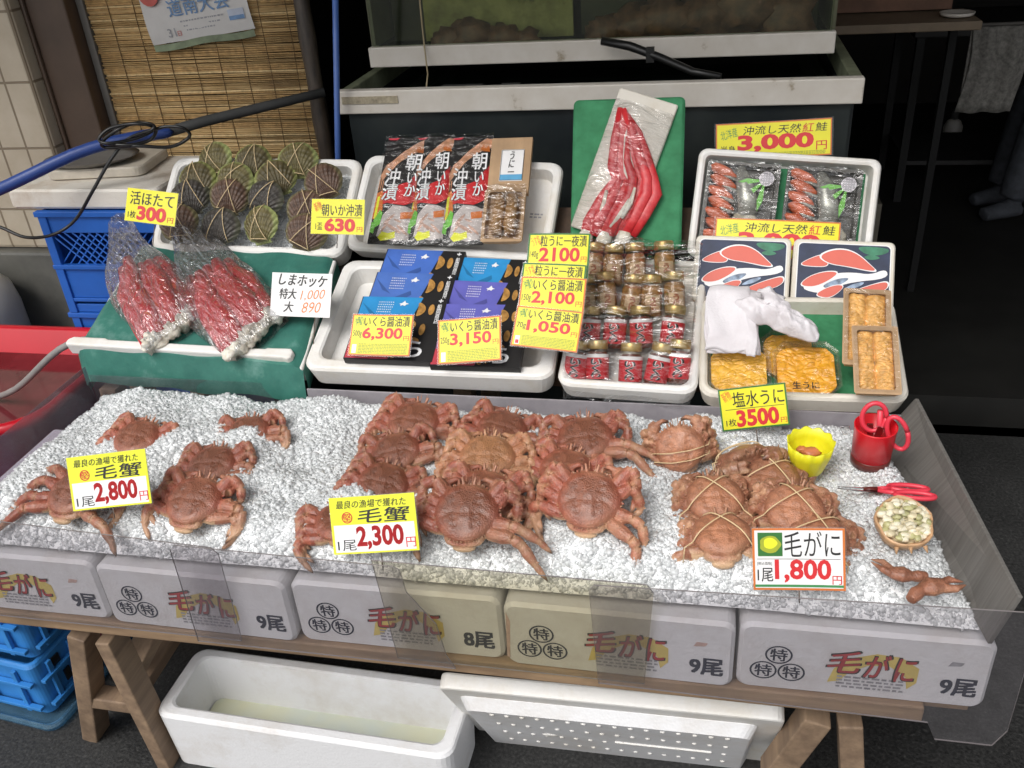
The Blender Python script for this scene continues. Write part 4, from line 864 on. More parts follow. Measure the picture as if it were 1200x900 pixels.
def scmat(name, a, b, rim):
    t = Mt(name, a, .5); tc = t.N.new('ShaderNodeTexCoord'); sp = t.N.new('ShaderNodeSeparateXYZ'); t.L.new(tc.outputs['Object'], sp.inputs[0])
    rad = t.math('SQRT', t.math('ADD', t.math('POWER', sp.outputs[0], 2), t.math('POWER', sp.outputs[1], 2)))
    an = t.math('ARCTAN2', sp.outputs[0], t.math('ADD', sp.outputs[1], .054))
    rb = t.math('SINE', t.math('MULTIPLY', an, 44)); n = t.noise(45, detail=5, rough=.7)
    c = t.mix(t.ramp(n, [(.35, 0), (.65, 1)]), a, b); c = t.mix(t.math('MULTIPLY', t.ramp(rb, [(.2, 0), (.9, 1)]), .28), c, [x*1.5 for x in b])
    c = t.mix(t.ramp(t.math('ADD', t.math('MULTIPLY', rad, 20), t.math('MULTIPLY', n, .12)), [(.86, 0), (1.0, 1)]), c, rim)
    t.col(c); t.bump(t.math('ADD', t.math('MULTIPLY', rb, .4), n), .6, .003); return t.m
SM = [scmat('scallop_olive', (.055, .046, .018), (.12, .095, .045), (.27, .29, .10)), scmat('scallop_brown', (.06, .034, .024), (.135, .08, .055), (.16, .14, .07)), scmat('scallop_dark', (.03, .026, .022), (.065, .056, .048), (.10, .10, .07)), scmat('scallop_green', (.075, .062, .022), (.15, .125, .05), (.31, .35, .13))]
scm = [scallop_mesh(0).mesh('scallop') for _ in range(1)][0]
SCP = Plane(1.88, .80, 40).up(.055); SCP.th = 40
def scal(px, py, mi, rot, rise, label, s=1.0):
    me = scm.copy(); me.materials.append(SM[mi]); o = bpy.data.objects.new('scallop', me); COL.objects.link(o)
    p = UPP.up(.045+rise).at(px, py); o.matrix_world = T(p) @ RX(40+18) @ RZ(rot) @ RY(rnd.uniform(-16, 16)) @ SCL(s*rnd.uniform(.94, 1.04), s*rnd.uniform(.94, 1.02), 1)
    tag(o, label, 'scallop', 'scallops tied with bands on ice')
    mb = MB(); a = rnd.uniform(-.010, .010); H = lambda x, y: .0082+.0188*max(0, 1-(math.hypot(x, y)/.049)**2.2)**.7+.0016
    for x0, y0, x1, y1 in ((-.022+a, -.042, .004+a, .048), (.004+a, .048, .034+a, -.034)) if mi % 2 == 0 else ((-.030, -.036, .016+a, .046), (-.012+a, .047, .020, -.044), (-.03, -.03, .02, -.04)):
        mb.tube([(x0+(x1-x0)*k/10, y0+(y1-y0)*k/10, H(x0+(x1-x0)*k/10, y0+(y1-y0)*k/10)) for k in range(11)], .0010, 6)
    mb.build('rubber_band', M_['band'], o)
for a in ((254, 189, 3, 20, .022, 'green rimmed scallop at the back left of its tray'), (298, 192, 0, -8, .022, 'olive scallop at the back middle of its tray'), (350, 189, 3, 5, .022, 'green rimmed scallop at the back right of its tray'),
          (233, 212, 0, 12, .026, 'olive scallop second row, left end'), (277, 213, 3, -20, .026, 'pale rimmed scallop second row, middle'), (324, 210, 0, 25, .028, 'olive scallop second row with pale green right rim'), (380, 214, 1, 30, .026, 'brown scallop second row, right end'),
          (224, 232, 2, 15, .030, 'dark scallop third row, behind the 300 yen sign'), (270, 231, 1, 0, .030, 'reddish brown scallop third row, centre'), (313, 233, 2, -25, .032, 'blackish scallop third row, right of the centre'), (361, 246, 1, 0, .020, 'brown scallop third row behind the 630 yen sign'),
          (211, 262, 1, 20, .028, 'brown scallop front row, left end'), (260, 266, 2, -10, .030, 'dark grey scallop front row, second from left'), (308, 264, 3, 10, .030, 'olive green scallop front row, third from left'), (360, 273, 1, -15, .026, 'reddish scallop front row, right end')): scal(*a)

# ------------------------------------------------------------------ flat packets leaning in the upper middle tray
def packet(px, label):
    M, w, h = frame(UPP.up(.075), px[0], px[1], px[2]); A = UPP.up(.075).at(*px[0]); B = UPP.up(.075).at(*px[2])
    h = (B-A).length; d = (B-A).normalized(); R = Msq.to_3x3(); ang = math.degrees(math.atan2(-d.dot(R @ Vector((1, 0, 0))), d.dot(R @ Vector((0, 1, 0)))))
    M = T(A) @ R.to_4x4() @ RZ(ang)
    z = lambda u, v: .004 + .007*(math.sin(math.pi*u)**.6)*(math.sin(math.pi*min(1, max(0, v)))**.4 if 0 < v < 1 else 0) + .0008*math.sin(u*17+v*9)
    o = thing('squid_packet', label, 'packet', M, 'squid packets leaning in a row')
    mb = MB(); mb.grid(lambda u, v: (u*w, v*h, z(u, v)), 14, 30); mb.grid(lambda u, v: (u*w, v*h, 0), 1, 1)
    mb.loft([[(0, 0, 0), (w, 0, 0), (w, h, 0), (0, h, 0)], [(0, 0, .004), (w, 0, .004), (w, h, .004), (0, h, .004)]], False, False)
    def patch(poly, dz, m):           # polygon draped on the pillow of the packet: fine strips
        P = [(x*w, y*h) for x, y in poly]; c = (sum(a for a, b in P)/len(P), sum(b for a, b in P)/len(P)); n = 8; K = len(P); vs = []
        den = []
        for i in range(K):
            for k in range(6): den.append((P[i][0]+(P[(i+1) % K][0]-P[i][0])*k/6, P[i][1]+(P[(i+1) % K][1]-P[i][1])*k/6))
        for i in range(n+1):
            for a, b in den: x, y = c[0]+(a-c[0])*i/n, c[1]+(b-c[1])*i/n; vs.append((x, y, z(x/w, y/h)+dz))
        L = len(den); mb.add(vs, [(i*L+j, i*L+(j+1) % L, (i+1)*L+(j+1) % L, (i+1)*L+j) for i in range(n) for j in range(L)], m)
    patch([(.0, .42), (.35, .50), (.7, .56), (1, .72), (1, .40), (.7, .34), (.3, .36), (.0, .33)], .0005, 1)
    patch([(.0, .22), (.0, .46), (.14, .48), (.22, .30), (.16, .2)], .0007, 2)
    patch([(.04, .22), (.04, .42), (.10, .43), (.10, .22)], .001, 3)
    patch([(.18, .06), (.25, .25), (.45, .34), (.75, .33), (.97, .30), (.98, .04), (.6, .02)], .0008, 4)
    patch([(.05, .20), (.16, .30), (.24, .27), (.22, .17), (.12, .14)], .0012, 5); patch([(.0, .10), (.02, .19), (.12, .17), (.10, .08)], .0012, 5)
    for cx, cy, rx, ry, a in ((.42, .21, .16, .035, 45), (.62, .20, .10, .022, -20), (.55, .13, .22, .035, -25), (.75, .12, .17, .03, -35), (.35, .14, .12, .03, 50)):
        patch([(cx+rx*math.cos(q)*math.cos(math.radians(a))-ry*math.sin(q)*math.sin(math.radians(a)), cy+.45*(rx*math.cos(q)*math.sin(math.radians(a))+ry*math.sin(q)*math.cos(math.radians(a)))) for q in [2*math.pi*k/12 for k in range(12)]], .0014, 6)
    patch([(.22, .05), (.30, .10), (.45, .085), (.60, .105), (.62, .05), (.45, .025), (.3, .02)], .0016, 3)
    patch([(.66, .27), (.93, .29), (.93, .23), (.68, .21)], .0018, 2)
    patch([(.0, .62), (.12, .72), (.30, .78), (.5, .86), (.86, .97), (1, .96), (1, .88), (.80, .87), (.45, .75), (.25, .68), (.08, .57)], .0010, 7)
    for a in (.0, .05, .10): patch([(a, .60-a*.3), (a+.03, .60-a*.3), (a+.02, .48), (a+.005, .48)], .0011, 7)
    patch([(.02, .985), (.3, .985), (.24, .965), (.05, .968)], .0012, 8)
    zt = z(.5, .5)+.0016
    for dx, m, b in ((0, 9, .06), (0, 10, .03)):
        zz = zt + (.0005 if m == 10 else 0)
        mb.text('朝', (.58*w, .66*h, .93*w, .82*h), zz, m, b); mb.text('い\nか', (.66*w, .42*h, .90*w, .64*h), zz, m, b); mb.text('沖\n漬', (.15*w, .38*h, .50*w, .68*h), zz, m, b)
    patch([(.74, .86), (.80, .90), (.86, .87), (.93, .90), (.97, .84), (.80, .84)], .0016, 2)
    mb.build('packet_body', [M_['black'], M_['red'], M_['orange_edge'], M_['lime'], plain('packet_plate_photo', (.50, .45, .43), .4, .2), M_['green_plastic'], plain('packet_squid_photo', (.50, .32, .25), .4, .45, 90), plain('packet_squid_arm', (.60, .30, .17), .4, .35, 80), M_['pinkred'], M_['black'], M_['white']], o, fix=False)
    mb = MB(); mb.grid(lambda u, v: (-.004+u*(w+.008), -.006+v*(h+.012), z(u, v)+.0045), 10, 20); mb.build('clear_wrapper', M_['film_soft'], o, fix=False)
packet(((431, 286), (482, 287), (456, 162)), 'leftmost black and red squid packet with white characters')
packet(((476, 287), (521, 288), (490, 162)), 'middle black and red squid packet overlapped by its neighbour')
packet(((517, 288), (566, 290), (531, 162)), 'rightmost black and red squid packet beside the wooden pack')
PL = UPP.up(.075); A, B, Cc = PL.at(565, 289), PL.at(614, 291), PL.at(578, 165); R = Msq.to_3x3(); d = (Cc-A).normalized(); ang = math.degrees(math.atan2(-d.dot(R @ Vector((1, 0, 0))), d.dot(R @ Vector((0, 1, 0)))))
w, h = (B-A).length, (Cc-A).length; o = thing('roe_pack', 'pale wooden pack with brown roe tray and paper label', 'pack', T(A) @ R.to_4x4() @ RZ(ang))
mb = MB(); mb.box((w/2, h*.73, .004), (w, h*.54, .012)); mb.build('wooden_lid', M_['wood_pale'], o, bevel=.001)
mb = MB(); mb.box((w*.55, h*.73, .0108), (w*.56, h*.30, .001), 0); mb.box((w*.55, h*.615, .0116), (w*.54, h*.05, .001), 1); mb.text('うに串', (w*.46, h*.66, w*.64, h*.86), .0122, 2, .03) if False else mb.text('う\nに\n一', (w*.47, h*.66, w*.62, h*.86), .0122, 2, .03, shear=.2)
for a, b, c, e in ((.28, .585, .83, .588), (.28, .872, .83, .875), (.28, .585, .29, .875), (.82, .585, .83, .875)): mb.flat([(w*a, h*b), (w*c, h*b), (w*c, h*e), (w*a, h*e)], .0123, 2)
mb.build('paper_label', [M_['card'], plain('label_blue_band', (.10, .35, .58), .5), M_['black']], o)
mb = MB(); foam_tray(mb, w*.98, h*.48, .022, .006, .01, .004); mb.build('wooden_tray', M_['wood_pale'], o)
for i in range(2):
    mb = MB(); mb.tube([(w*(.36+.30*i), h*.07, .017), (w*(.35+.30*i), h*.16, .020), (w*(.37+.30*i), h*.28, .020), (w*(.36+.30*i), h*.42, .018)], [.011, .0145, .0145, .012], 14); mb.build('roe_roll', plain('brown_roe', (.36, .20, .08), .35, .25, 70), o)
mb = MB(); mb.grid(lambda u, v: (u*w, v*h*.5, .036-.006*abs(u-.5)+.002*math.sin(u*20+v*14)), 10, 12); mb.build('clear_wrapper', M_['film'], o)

# ------------------------------------------------------------------ thin cartons in the lower middle tray
def carton(pBL, pBR, pTL, up, blue, label, strip=True):
    pl = Plane(1.53, .67, 24).up(up); A, B, Cc = pl.at(*pBL), pl.at(*pBR), pl.at(*pTL); u = (B-A).normalized(); v = pl.n.cross(u); w = (B-A).length; h = (Cc-A).dot(v)
    M = Matrix.Identity(4)
    for i in range(3): M[i][0], M[i][1], M[i][2], M[i][3] = u[i], v[i], pl.n[i], A[i]
    mb = MB(); mb.box((w/2, h/2, -.008), (w, h, .016)); Z = .0006
    mb.flat([(.002, .002), (w*.50, .002), (w*.72, h*.998), (.002, h*.998)], Z, 1)
    mb.flat([(.002, .002), (w*.50, .002), (w*.56, h*.28), (.002, h*.30)], Z*1.5, 2); mb.flat([(.002, h*.26), (w*.56, h*.26), (w*.58, h*.40), (.002, h*.38)], Z*1.7, 3)
    mb.flat([(w*.02, h*.90), (w*.14, h*.72), (w*.26, h*.66), (w*.14, h*.78)], Z*2, 4); mb.flat([(w*.30, h*.60), (w*.36, h*.52), (w*.52, h*.66), (w*.50, h*.72)], Z*2, 4)
    hk = [(.46, .885), (.49, .895), (.52, .935), (.535, .90), (.575, .885), (.545, .875), (.53, .85), (.50, .865), (.475, .845), (.48, .87)]
    mb.flat([(w*x, h*y) for x, y in hk], Z*3, 5)
    dashes(mb, w*.22, w*.40, [h*y for y in (.90, .86, .82, .78, .74)], .0022, Z*3, 5, .0015, .003, .0022)
    for cx, cy, rx, ry, a in ((.72, .80, .045, .11, 8), (.85, .80, .035, .085, -6), (.66, .55, .04, .09, 10), (.80, .48, .035, .09, -8), (.74, .30, .04, .06, 20)):
        mb.flat([(w*(cx+rx*math.cos(q)+.02*math.cos(2*q)*(a > 0)), h*(cy+ry*math.sin(q))) for q in [2*math.pi*k/18 for k in range(18)]], Z*3, 6)
    mb.box((w*.935, h*.945, Z*3), (.0022, .010, .0006), 5); mb.box((w*.935, h*.945, Z*3), (.010, .0022, .0007), 5)
    mb.text('船\n岡\n商\n店', (w*.91, h*.58, w*.96, h*.89), Z*3, 5, .02)
    mb.text('ら', (w*.66, h*.05, w*.86, h*.30), Z*4, 5, .05); mb.text('い', (w*.52, h*.02, w*.63, h*.10), Z*4, 6, .03)
    o = mb.build('roe_carton', [M_['black'], plain('carton_blue', blue, .35, .12, 18), plain('carton_red', (.50, .06, .08), .4, .2), plain('carton_mauve', (.30, .14, .26), .4, .2), plain('carton_shade_blue', [x*.62 for x in blue], .4, .1), M_['white'], plain('carton_roe_photo', (.42, .22, .06), .4, .4, 90)], M=M, fix=False)
    tag(o, label, 'carton', 'thin blue and black cartons in two stacks')
B1, B2, B3 = (.07, .16, .52), (.035, .27, .58), (.13, .13, .46)
for a in (((428, 366), (524, 371), (435, 291), .052, B1, 'deep blue carton at the back of the left stack'), ((416, 395), (513, 400), (420, 318), .063, (.08, .17, .50), 'blue carton in the middle of the left stack'), ((402, 420), (506, 424), (411, 347), .074, B2, 'light blue carton in front of the left stack, behind the 6,300 yen sign'),
          ((520, 374), (604, 379), (529, 301), .050, B2, 'light blue carton at the back of the right stack'), ((510, 402), (603, 408), (521, 328), .061, B3, 'purple blue carton in the middle of the right stack'), ((503, 428), (609, 431), (512, 356), .072, B3, 'purple blue carton in front of the right stack, behind the 3,150 yen sign')): carton(*a)
# ------------------------------------------------------------------ jars
def jar_parts(red):
    JS = SCL(1.16); jb = MB(); jb.lathe([(.016, 0), (.0185, .002), (.0195, .008), (.0195, .050), (.0165, .058), (.0155, .062)], 28)
    lb = MB(); lb.lathe([(.0172, .060), (.0178, .061), (.0178, .0735), (.0165, .0755)], 32)
    cn = MB(); cn.lathe([(.015, .0012), (.0180, .004), (.0184, .048), (.0150, .056)], 24)
    lab = MB()
    if red:
        lab.grid(lambda u, v: (.0199*math.sin(-1.5+3.0*u), -.0199*math.cos(-1.5+3.0*u), .010+.036*v), 20, 1)
        lab.grid(lambda u, v: (.0199*math.sin(-1.5+3.0*u), -.0199*math.cos(-1.5+3.0*u), .046+.006*v), 20, 1, 1)
        for b, m, z in ((.07, 1, .0203), (.035, 2, .0206)):
            vs, fs = glyphs('い\nく\nら', b, .15)
            lab.add([(z*math.sin((x-.5)*.95), -z*math.cos((x-.5)*.95), .012+.032*y) for x, y in vs], fs, m)
    else:
        lab.grid(lambda u, v: (.0199*math.sin(-.5+1.4*u), -.0199*math.cos(-.5+1.4*u), .008+.03*v), 12, 1, 3)
        vs, fs = glyphs('う\nに', .05, 0); lab.add([(.0203*math.sin(.2+(x-.5)*.6), -.0203*math.cos(.2+(x-.5)*.6), .011+.024*y) for x, y in vs], fs, 4)
    return jb, lb, cn, lab
gold = plain('gold_jar_lid', (.50, .36, .14), .35, .1, 40, metal=.6)
jglass = sheet('jar_glass', (.90, .90, .86), .06, .04, (.6, .6, .5))
ikura = plain('dark_ikura', (.16, .03, .015), .3, .4, 120); uni_j = plain('jarred_uni', (.42, .20, .05), .4, .4, 90)
labm = [plain('jar_red_label', (.55, .02, .03), .45, .05), M_['card'], M_['black'], plain('jar_tan_label', (.55, .38, .22), .5, .2, 60), plain('jar_brown_print', (.35, .10, .04), .5)]
JP = {}
def jar(px, py, up, lean, side, red, label, group):
    p = LOW.up(up).at(px, py); M = T(p) @ RX(-lean) @ RY(side) @ SCL(1.17)
    if red not in JP:
        o = thing('jar', label, 'jar', M, group); a, b, c, d = jar_parts(red)
        a.build('glass', jglass, o); b.build('lid', gold, o); c.build('contents', ikura if red else uni_j, o); d.build('label', labm, o, fix=False); JP[red] = o; return o
    return dup(JP[red], M, label, group)
GJ = 'small gold lidded jars in the narrow tray'
for row, (red, py, up, lean, xs, txt) in enumerate((
        (True, 452, .014, 28, (672, 700, 738, 766, 793), 'red labelled jar in the front row'),
        (True, 410, .020, 28, (689, 719, 752, 785), 'red labelled jar in the second row'),
        (False, 370, .026, 28, (688, 712, 737, 763, 791), 'brown sea urchin jar in the third row'),
        (False, 333, .034, 28, (693, 717, 746, 780), 'brown sea urchin jar in the back row'))):
    for i, x in enumerate(xs):
        nm = ['leftmost', 'second from left', 'third from left', 'fourth from left', 'fifth from left'][i] if i < len(xs)-1 else 'rightmost'
        jar(x, py + rnd.uniform(-2, 2), up, lean, rnd.uniform(-7, 7) + (8 if row == 0 and i in (0, 3) else 0), red, f'{txt}, {nm}', GJ)
mb = MB(); mb.grid(lambda u, v: (.012+u*(wja-.024), -.004+v*(hja-.012), .052+.070*min(1, v*6)*(1-.15*v)+.004*math.sin(u*13+v*9)+.003*math.sin(v*31+u*5)-(.05*(1-min(1, v*6)))), 40, 60)
tag(mb.build('plastic_film', M_['film'], M=Mja, fix=False), 'wrinkled clear plastic film stretched over the tray of jars', 'plastic film')

# ------------------------------------------------------------------ sea urchin packs, towels in the lower right tray
uo = plain('orange_uni', (.84, .44, .05), .35, .25, 60, sss=.1); uy = plain('amber_uni', (.84, .38, .025), .35, .25, 60, sss=.1); ut = plain('tan_uni', (.78, .43, .13), .4, .3, 60)
clr = sheet('clear_tub', (.93, .92, .88), .06, .07, (.8, .78, .7))
def uni_tub(TLx, TLy, BRx, BRy, up, mat, label, txt, seed):
    pl = Plane(1.53, .67, 30).up(up); M, w, h = frame(pl, (TLx, BRy), (BRx, BRy), (TLx, TLy)); R = random.Random(seed)
    o = thing('uni_tub', label, 'tub', M, 'clear tubs of orange sea urchin'); c = .022
    oc = [(c, 0), (w-c, 0), (w, c), (w, h-c), (w-c, h), (c, h), (0, h-c), (0, c)]
    inn = lambda k: [(w/2+(x-w/2)*k, h/2+(y-h/2)*k) for x, y in oc]
    mb = MB(); mb.loft([[(x, y, z) for x, y in inn(k)] for k, z in ((.84, -.03), (.92, -.004), (1.0, -.002), (1.0, 0), (.93, .0008), (.90, -.004))], True, False); mb.build('tub_body', clr, o)
    mb = MB(); mb.prism(inn(.86), -.026, -.014); kx = 1/.017; ky = 1/.010
    def top(u, v):
        x, y = (u-.5)*w*.86, (v-.5)*h*.86; cl_ = max(0, abs(x)/(w*.43)+abs(y)/(h*.43)-1.62); x *= 1-cl_*.4; y *= 1-cl_*.4
        a_ = .5*mnoise.noise((x*25, y*25, seed)); d = mnoise.voronoi(((x*math.cos(a_)+y*math.sin(a_))*kx, (y*math.cos(a_)-x*math.sin(a_))*ky, seed*3.1))[0]
        return (w/2+x, h/2+y, -.0115+.003*min(1, (d[1]-d[0])*1.6)**.8+.003*mnoise.noise((x*60, y*60, 4)))
    mb.grid(top, 90, 90)
    mb.build('sea_urchin', mat, o)
    mb = MB(); mb.flat(inn(.95), .0012)
    if txt: mb.text(txt, (w*.27, h*.12, w*.66, h*.25), .0018, 1, .03)
    mb.build('lid_film', [M_['film_soft'], M_['black']], o, fix=False); return o
uni_tub(829, 402, 906, 459, .048, uo, 'clear tub of pale orange sea urchin under the folded towel', None, 1)
uni_tub(908, 400, 989, 464, .048, uy, 'clear tub of amber sea urchin marked 生うに', '生うに', 2)
uni_tub(893, 386, 960, 440, .030, uo, 'clear sea urchin tub underneath, mostly hidden by the white towels', None, 3)
def uni_box(BL, BR, TL, up, label, seed):
    pl = Plane(1.53, .67, 34).up(up); M, w, h = frame(pl, BL, BR, TL); R = random.Random(seed); o = thing('uni_box', label, 'wooden box', M, 'wooden boxes of sea urchin')
    mb = MB(); foam_tray(mb, w, h, .024, .0035, .003, .004); o1 = mb.build('wooden_box', M_['wood_pale'], o)
    mb = MB()
    def top(u, v):
        x, y = .005+u*(w-.01), .005+v*(h-.01); d = mnoise.voronoi((x/.013+.35*math.sin(y*90), y/.0085, seed*2.7))[0]; cu = abs(math.sin(2*math.pi*u))**.5
        return (x, y, .008+.008*cu+.005*min(1, (d[1]-d[0])*2)**.6*cu+.002*mnoise.noise((x*90, y*90, 4)))
    mb.grid(top, 60, 110)
    mb.box((w/2, h/2, .006), (w-.008, h-.008, .004)); mb.build('sea_urchin', ut, o)
    mb = MB(); mb.grid(lambda u, v: (u*w, v*h, .027+.001*math.sin(u*14+v*20)), 8, 12); mb.build('clear_wrapper', M_['film_soft'], o)
uni_box((986, 432), (1040, 436), (984, 346), .048, 'wooden box of tan sea urchin at the back right of the tray', 1)
uni_box((1000, 466), (1052, 468), (996, 390), .062, 'wooden box of tan sea urchin at the front right of the tray', 2)
tw = Mt('white_towel_cloth', (.70, .66, .68), .95, sheen=.2); tw.bump(tw.noise(220, detail=3), .6, .002); tw.col(tw.ramp(tw.noise(12, detail=4), [(.3, (.62, .58, .60)), (.65, (.72, .69, .71))])); tw = tw.m
TP = Plane(1.53, .67, 34).up(.075)
M, w, h = frame(TP, (826, 404), (884, 407), (820, 335)); w *= 1.02
mb = MB()
for k in range(3):
    e = .004*k; mb.grid(lambda u, v: (u*(w+e)+.004*math.sin(v*7+k), -.01+v*(h+.012-e)+.003*math.sin(u*9+k*2)-(.012*(u > .8)*(k == 0)), .010-.0042*k+.0035*math.sin(u*8+v*4+k)+.006*(1-abs(2*u-1)**4)*.5-.014*max(0, .16-v)/.16-.01*max(0, v-.88)/.12), 30, 30)
o = mb.build('folded_towel', tw, M=M, fix=False); s_ = o.modifiers.new('t', 'SOLIDIFY'); s_.thickness = .0035; tag(o, 'white towel folded square lying over the left sea urchin tub', 'towel')
M, w, h = frame(TP.up(.004), (874, 392), (960, 392), (874, 322))
def crump(u, v):
    q = 2*math.pi*u; rr_ = .055*(1+.25*math.cos(2*q+.6)+.10*math.cos(3*q+2)+.05*math.sin(7*q)); x = rr_*math.cos(q)*(1-v)*1.15; y = rr_*math.sin(q)*(1-v)*.72
    y += -.30*x
    nz = mnoise.noise((x*28, y*28, 3))+.6*mnoise.noise((x*60, y*45, 8)); rg2 = abs(mnoise.noise((x*24+y*30, x*4, 5)))
    return (.056+x, .034+y, .004+.030*(1-(1-v)**3)+.016*nz*min(1, 3*v+.3)+.005*mnoise.noise((x*120, y*90, 2))+.014*(.3-rg2))
mb = MB(); mb.grid(crump, 80, 26); mb.grid(lambda u, v: (.026+.05*u+.006*math.sin(v*6), .050+.035*v-.012*u, .026+.012*math.sin(u*5)+.008*mnoise.noise((u*4, v*4, 1))+.012*(1-abs(2*v-1))), 18, 14)
o = mb.build('crumpled_towel', tw, M=M, fix=False); s_ = o.modifiers.new('t', 'SOLIDIFY'); s_.thickness = .004; tag(o, 'crumpled white towel bunched beside the folded towel', 'towel')

# ------------------------------------------------------------------ salmon packs in the upper right tray
sal = plain('salmon_flesh', (.60, .14, .06), .35, .3, 40, sss=.05); skin = plain('silver_salmon_skin', (.34, .34, .30), .25, .4, 50, metal=.3); ribs = plain('pale_fish_belly', (.50, .46, .36), .3, .3, 30)
dkt = plain('dark_pack_tray', (.07, .065, .055), .3, .2); seal = plain('white_round_seal', (.74, .70, .74), .4)
for k in range(2):
    pw = (wsa-.05)*.47; ph = hsa-.046
    M = Msa @ T(.022+k*(pw+.014), .022, .016)
    o = thing('salmon_pack', ['left salmon pack with green leaf and round seal in the upper tray', 'right salmon pack with green leaf and round seal in the upper tray'][k], 'pack', M, 'wrapped salmon packs')
    mb = MB(); foam_tray(mb, pw, ph, .022, .006, .012, .003); mb.build('pack_tray', dkt, o)
    for i in range(7):
        y = ph*(.95-.125*i) - .012
        mb = MB(); mb.ell((0, 0, 0), (pw*.21, .0125, .009), 0, T(pw*.22+.004*(i % 2), y, .019) @ RZ(-24) @ RX(20), 16, 8, .25, i); mb.ell((0, 0, 0), (pw*.15, .0045, .006), 1, T(pw*.31+.003*(i % 2), y-.011, .021) @ RZ(-20) @ RX(30), 14, 8, .2, i+9)
        mb.build('salmon_slice', [sal, skin], o)
    mb = MB(); mb.tube([(pw*.45, ph*.96, .014), (pw*.52, ph*.80, .020), (pw*.60, ph*.58, .022), (pw*.62, ph*.40, .020)], [.008, .018, .022, .020], 14, 0, None, .6)
    mb.tube([(pw*.45, ph*.34, .018), (pw*.62, ph*.36, .021), (pw*.76, ph*.24, .020), (pw*.80, ph*.05, .014)], [.016, .020, .020, .012], 14, 1, None, .6)
    for i in range(12): mb.tube([(pw*.62+i*.0018, ph*(.34-.022*i), .031), (pw*.80+i*.001, ph*(.30-.022*i), .026)], .0011, 5, 2)
    mb.build('fish_belly', [skin, ribs, M_['card']], o)
    mb = MB()
    for a, l in ((186, .055), (226, .062), (262, .068)):
        c, s = math.cos(math.radians(a)), math.sin(math.radians(a)); ox, oy = pw*.80, ph*.80
        mb.flat([(ox+c*.008-s*.002, oy+s*.008+c*.002), (ox+c*l*.65-s*.006, oy+s*l*.65+c*.006), (ox+c*l, oy+s*l), (ox+c*l*.65+s*.006, oy+s*l*.65-c*.006), (ox+c*.008+s*.002, oy+s*.008-c*.002)], .0305+.0004*a/100)
    mb.build('plastic_leaf', M_['green_plastic'], o, fix=False)
    mb = MB(); mb.prism(circ(pw*.82, ph*.82, .0155, 24), .0322, .0328)
    for i in range(5):
        for j in range(5):
            x, y = (i-2)*.0052, (j-2)*.0052
            if math.hypot(x, y) < .0125: mb.add([(pw*.82+x+.0021*math.cos(q), ph*.82+y+.0021*math.sin(q), .0332) for q in [2*math.pi*t_/10 for t_ in range(10)]] + [(pw*.82+x+.0013*math.cos(q), ph*.82+y+.0013*math.sin(q), .0332) for q in [2*math.pi*t_/10 for t_ in range(10)]], [(t_, (t_+1) % 10, 10+(t_+1) % 10, 10+t_) for t_ in range(10)], 1)
    mb.build('round_seal', [seal, plain('seal_grey_ink', (.10, .10, .12), .5)], o, fix=False)
    mb = MB(); mb.grid(lambda u, v: (u*pw, v*ph, .0345+.0015*math.sin(u*9+v*7)), 12, 16); mb.build('clear_wrapper', M_['film'], o)
